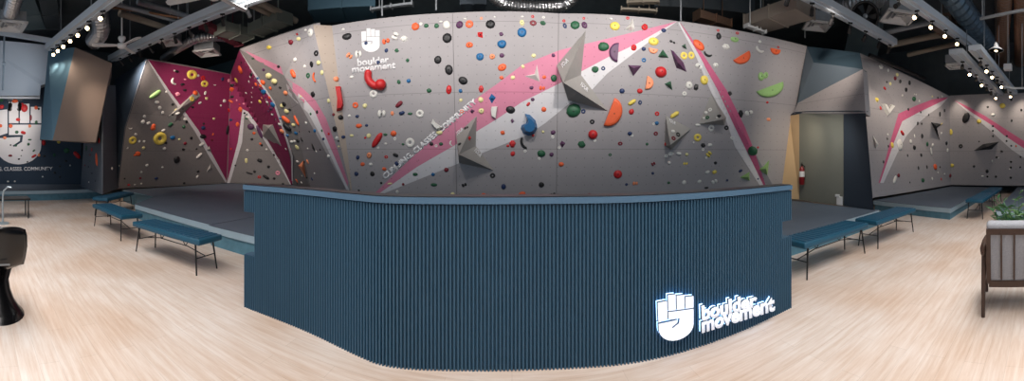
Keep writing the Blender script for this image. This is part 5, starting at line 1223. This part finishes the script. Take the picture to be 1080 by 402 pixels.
plate([(553.5, 119.5), (559, 121), (565, 127), (567, 135), (564, 141), (558, 143.5), (551.5, 141), (549, 135.5), (550, 132), (554.5, 130), (556.5, 125.5)], HM['B'], .22, 'biggest blue hold, crescent-shaped, on the white band', None, taper=.62)
plate([(353.5, 91), (359.5, 91), (361, 100), (362.5, 111), (360.5, 116.5), (355, 118), (355.5, 104)], HM['R'], .12, 'tall red bar hold on the beige strip of the main wall')
bm = bmesh.new(); Pn = [surf(*q) for q in ((389, 77.5), (388.6, 83), (391.5, 88), (396.5, 91), (402, 89.5))]
c0 = Pn[2][0]; tube(bm, chaikin([q[0]-c0+q[1]*.05 for q in Pn], 2), [.075+.0035*k for k in range(17)][:99], 12) if len(chaikin([q[0] for q in Pn], 2)) <= 17 else tube(bm, chaikin([q[0]-c0+q[1]*.05 for q in Pn], 2), .085, 12)
bmesh.ops.create_icosphere(bm, subdivisions=2, radius=.085, matrix=Matrix.Translation(Pn[0][0]-c0+Pn[0][1]*.05)); bmesh.ops.create_icosphere(bm, subdivisions=2, radius=.13, matrix=Matrix.Translation(Pn[4][0]-c0+Pn[4][1]*.05))
o = obj('climbing_hold', bm, HM['R'], None, True); o.location = c0; tag(o, 'large red telephone-shaped curved hold below the word movement', 'climbing hold', 'climbing holds on the main wall')
plate([(551.7, 80.6), (563.5, 77.8), (566.6, 66.5), (570.2, 87.5)], HM['W'], .10, 'white three-pointed blade hold on the pink band', (565, 79))
plate([(517.3, 116.4), (518.4, 112.4), (525.1, 111.9), (523, 125.9), (518.4, 123.6)], HM['W'], .08, 'white slab hold on the pink band beside a black oval one')
plate([(454.5, 130), (456.5, 125.3), (459, 129), (467.5, 135), (461, 137)], HM['W'], .08, 'white wedge hold at the gap in the slogan')
plate([(667.6, 18.4), (669.6, 30.8), (666.5, 33.6), (658.6, 30.8), (663, 26.3)], HM['W'], .12, 'white flame-shaped hold at the top of the main wall', (666, 28))
plate([(662.2, 68.4), (677.4, 69), (668, 81)], HM['V'], .16, 'purple triangular hold right of the tall volume', (668.5, 72))
plate([(693.6, 60), (699.2, 51.5), (706, 61)], HM['G'], .12, 'large green triangular hold near the top, left of the purple diamond', (699, 58))
plate([(718.5, 48.6), (723, 45.8), (725, 52.5)], HM['G'], .10, 'small green triangular hold near the top of the right fold', (722, 48.5))
plate([(700.5, 88.4), (707.6, 85), (709.7, 95.6)], HM['G'], .12, 'green triangular hold below the big red ball hold', (706.5, 89))
plate([(707, 51.5), (710.5, 53.5), (721.5, 66), (725, 76.5), (713.5, 72), (710, 62)], HM['V'], .16, 'long dark purple diamond hold by the right fold', (715, 66))
plate([(313.5, 174.5), (319.7, 169.3), (323, 189.6)], HM['P'], .14, 'orange triangular hold low on the left facet', (318.5, 176))
plate([(799.2, 178.8), (811.7, 168.5), (809.5, 185.5)], HM['L'], .18, 'pale lime triangular hold right of the pink stripe foot', (808, 178))
plate([(780, 187.4), (790.8, 181), (791, 191)], HM['L'], .18, 'pale lime triangular hold left of the white stripe foot', (789, 187))
plate([(929, 109.5), (932, 110.5), (935.5, 116.5), (939, 110.5), (943, 112.5), (935.5, 122.8)], HM['W'], .10, 'white V-shaped hold on the right bay wall')
plate([(920.3, 141.7), (927.4, 152.1), (924, 157.3)], HM['W'], .12, 'white tall triangular hold left of the bent pink band', (924, 151))
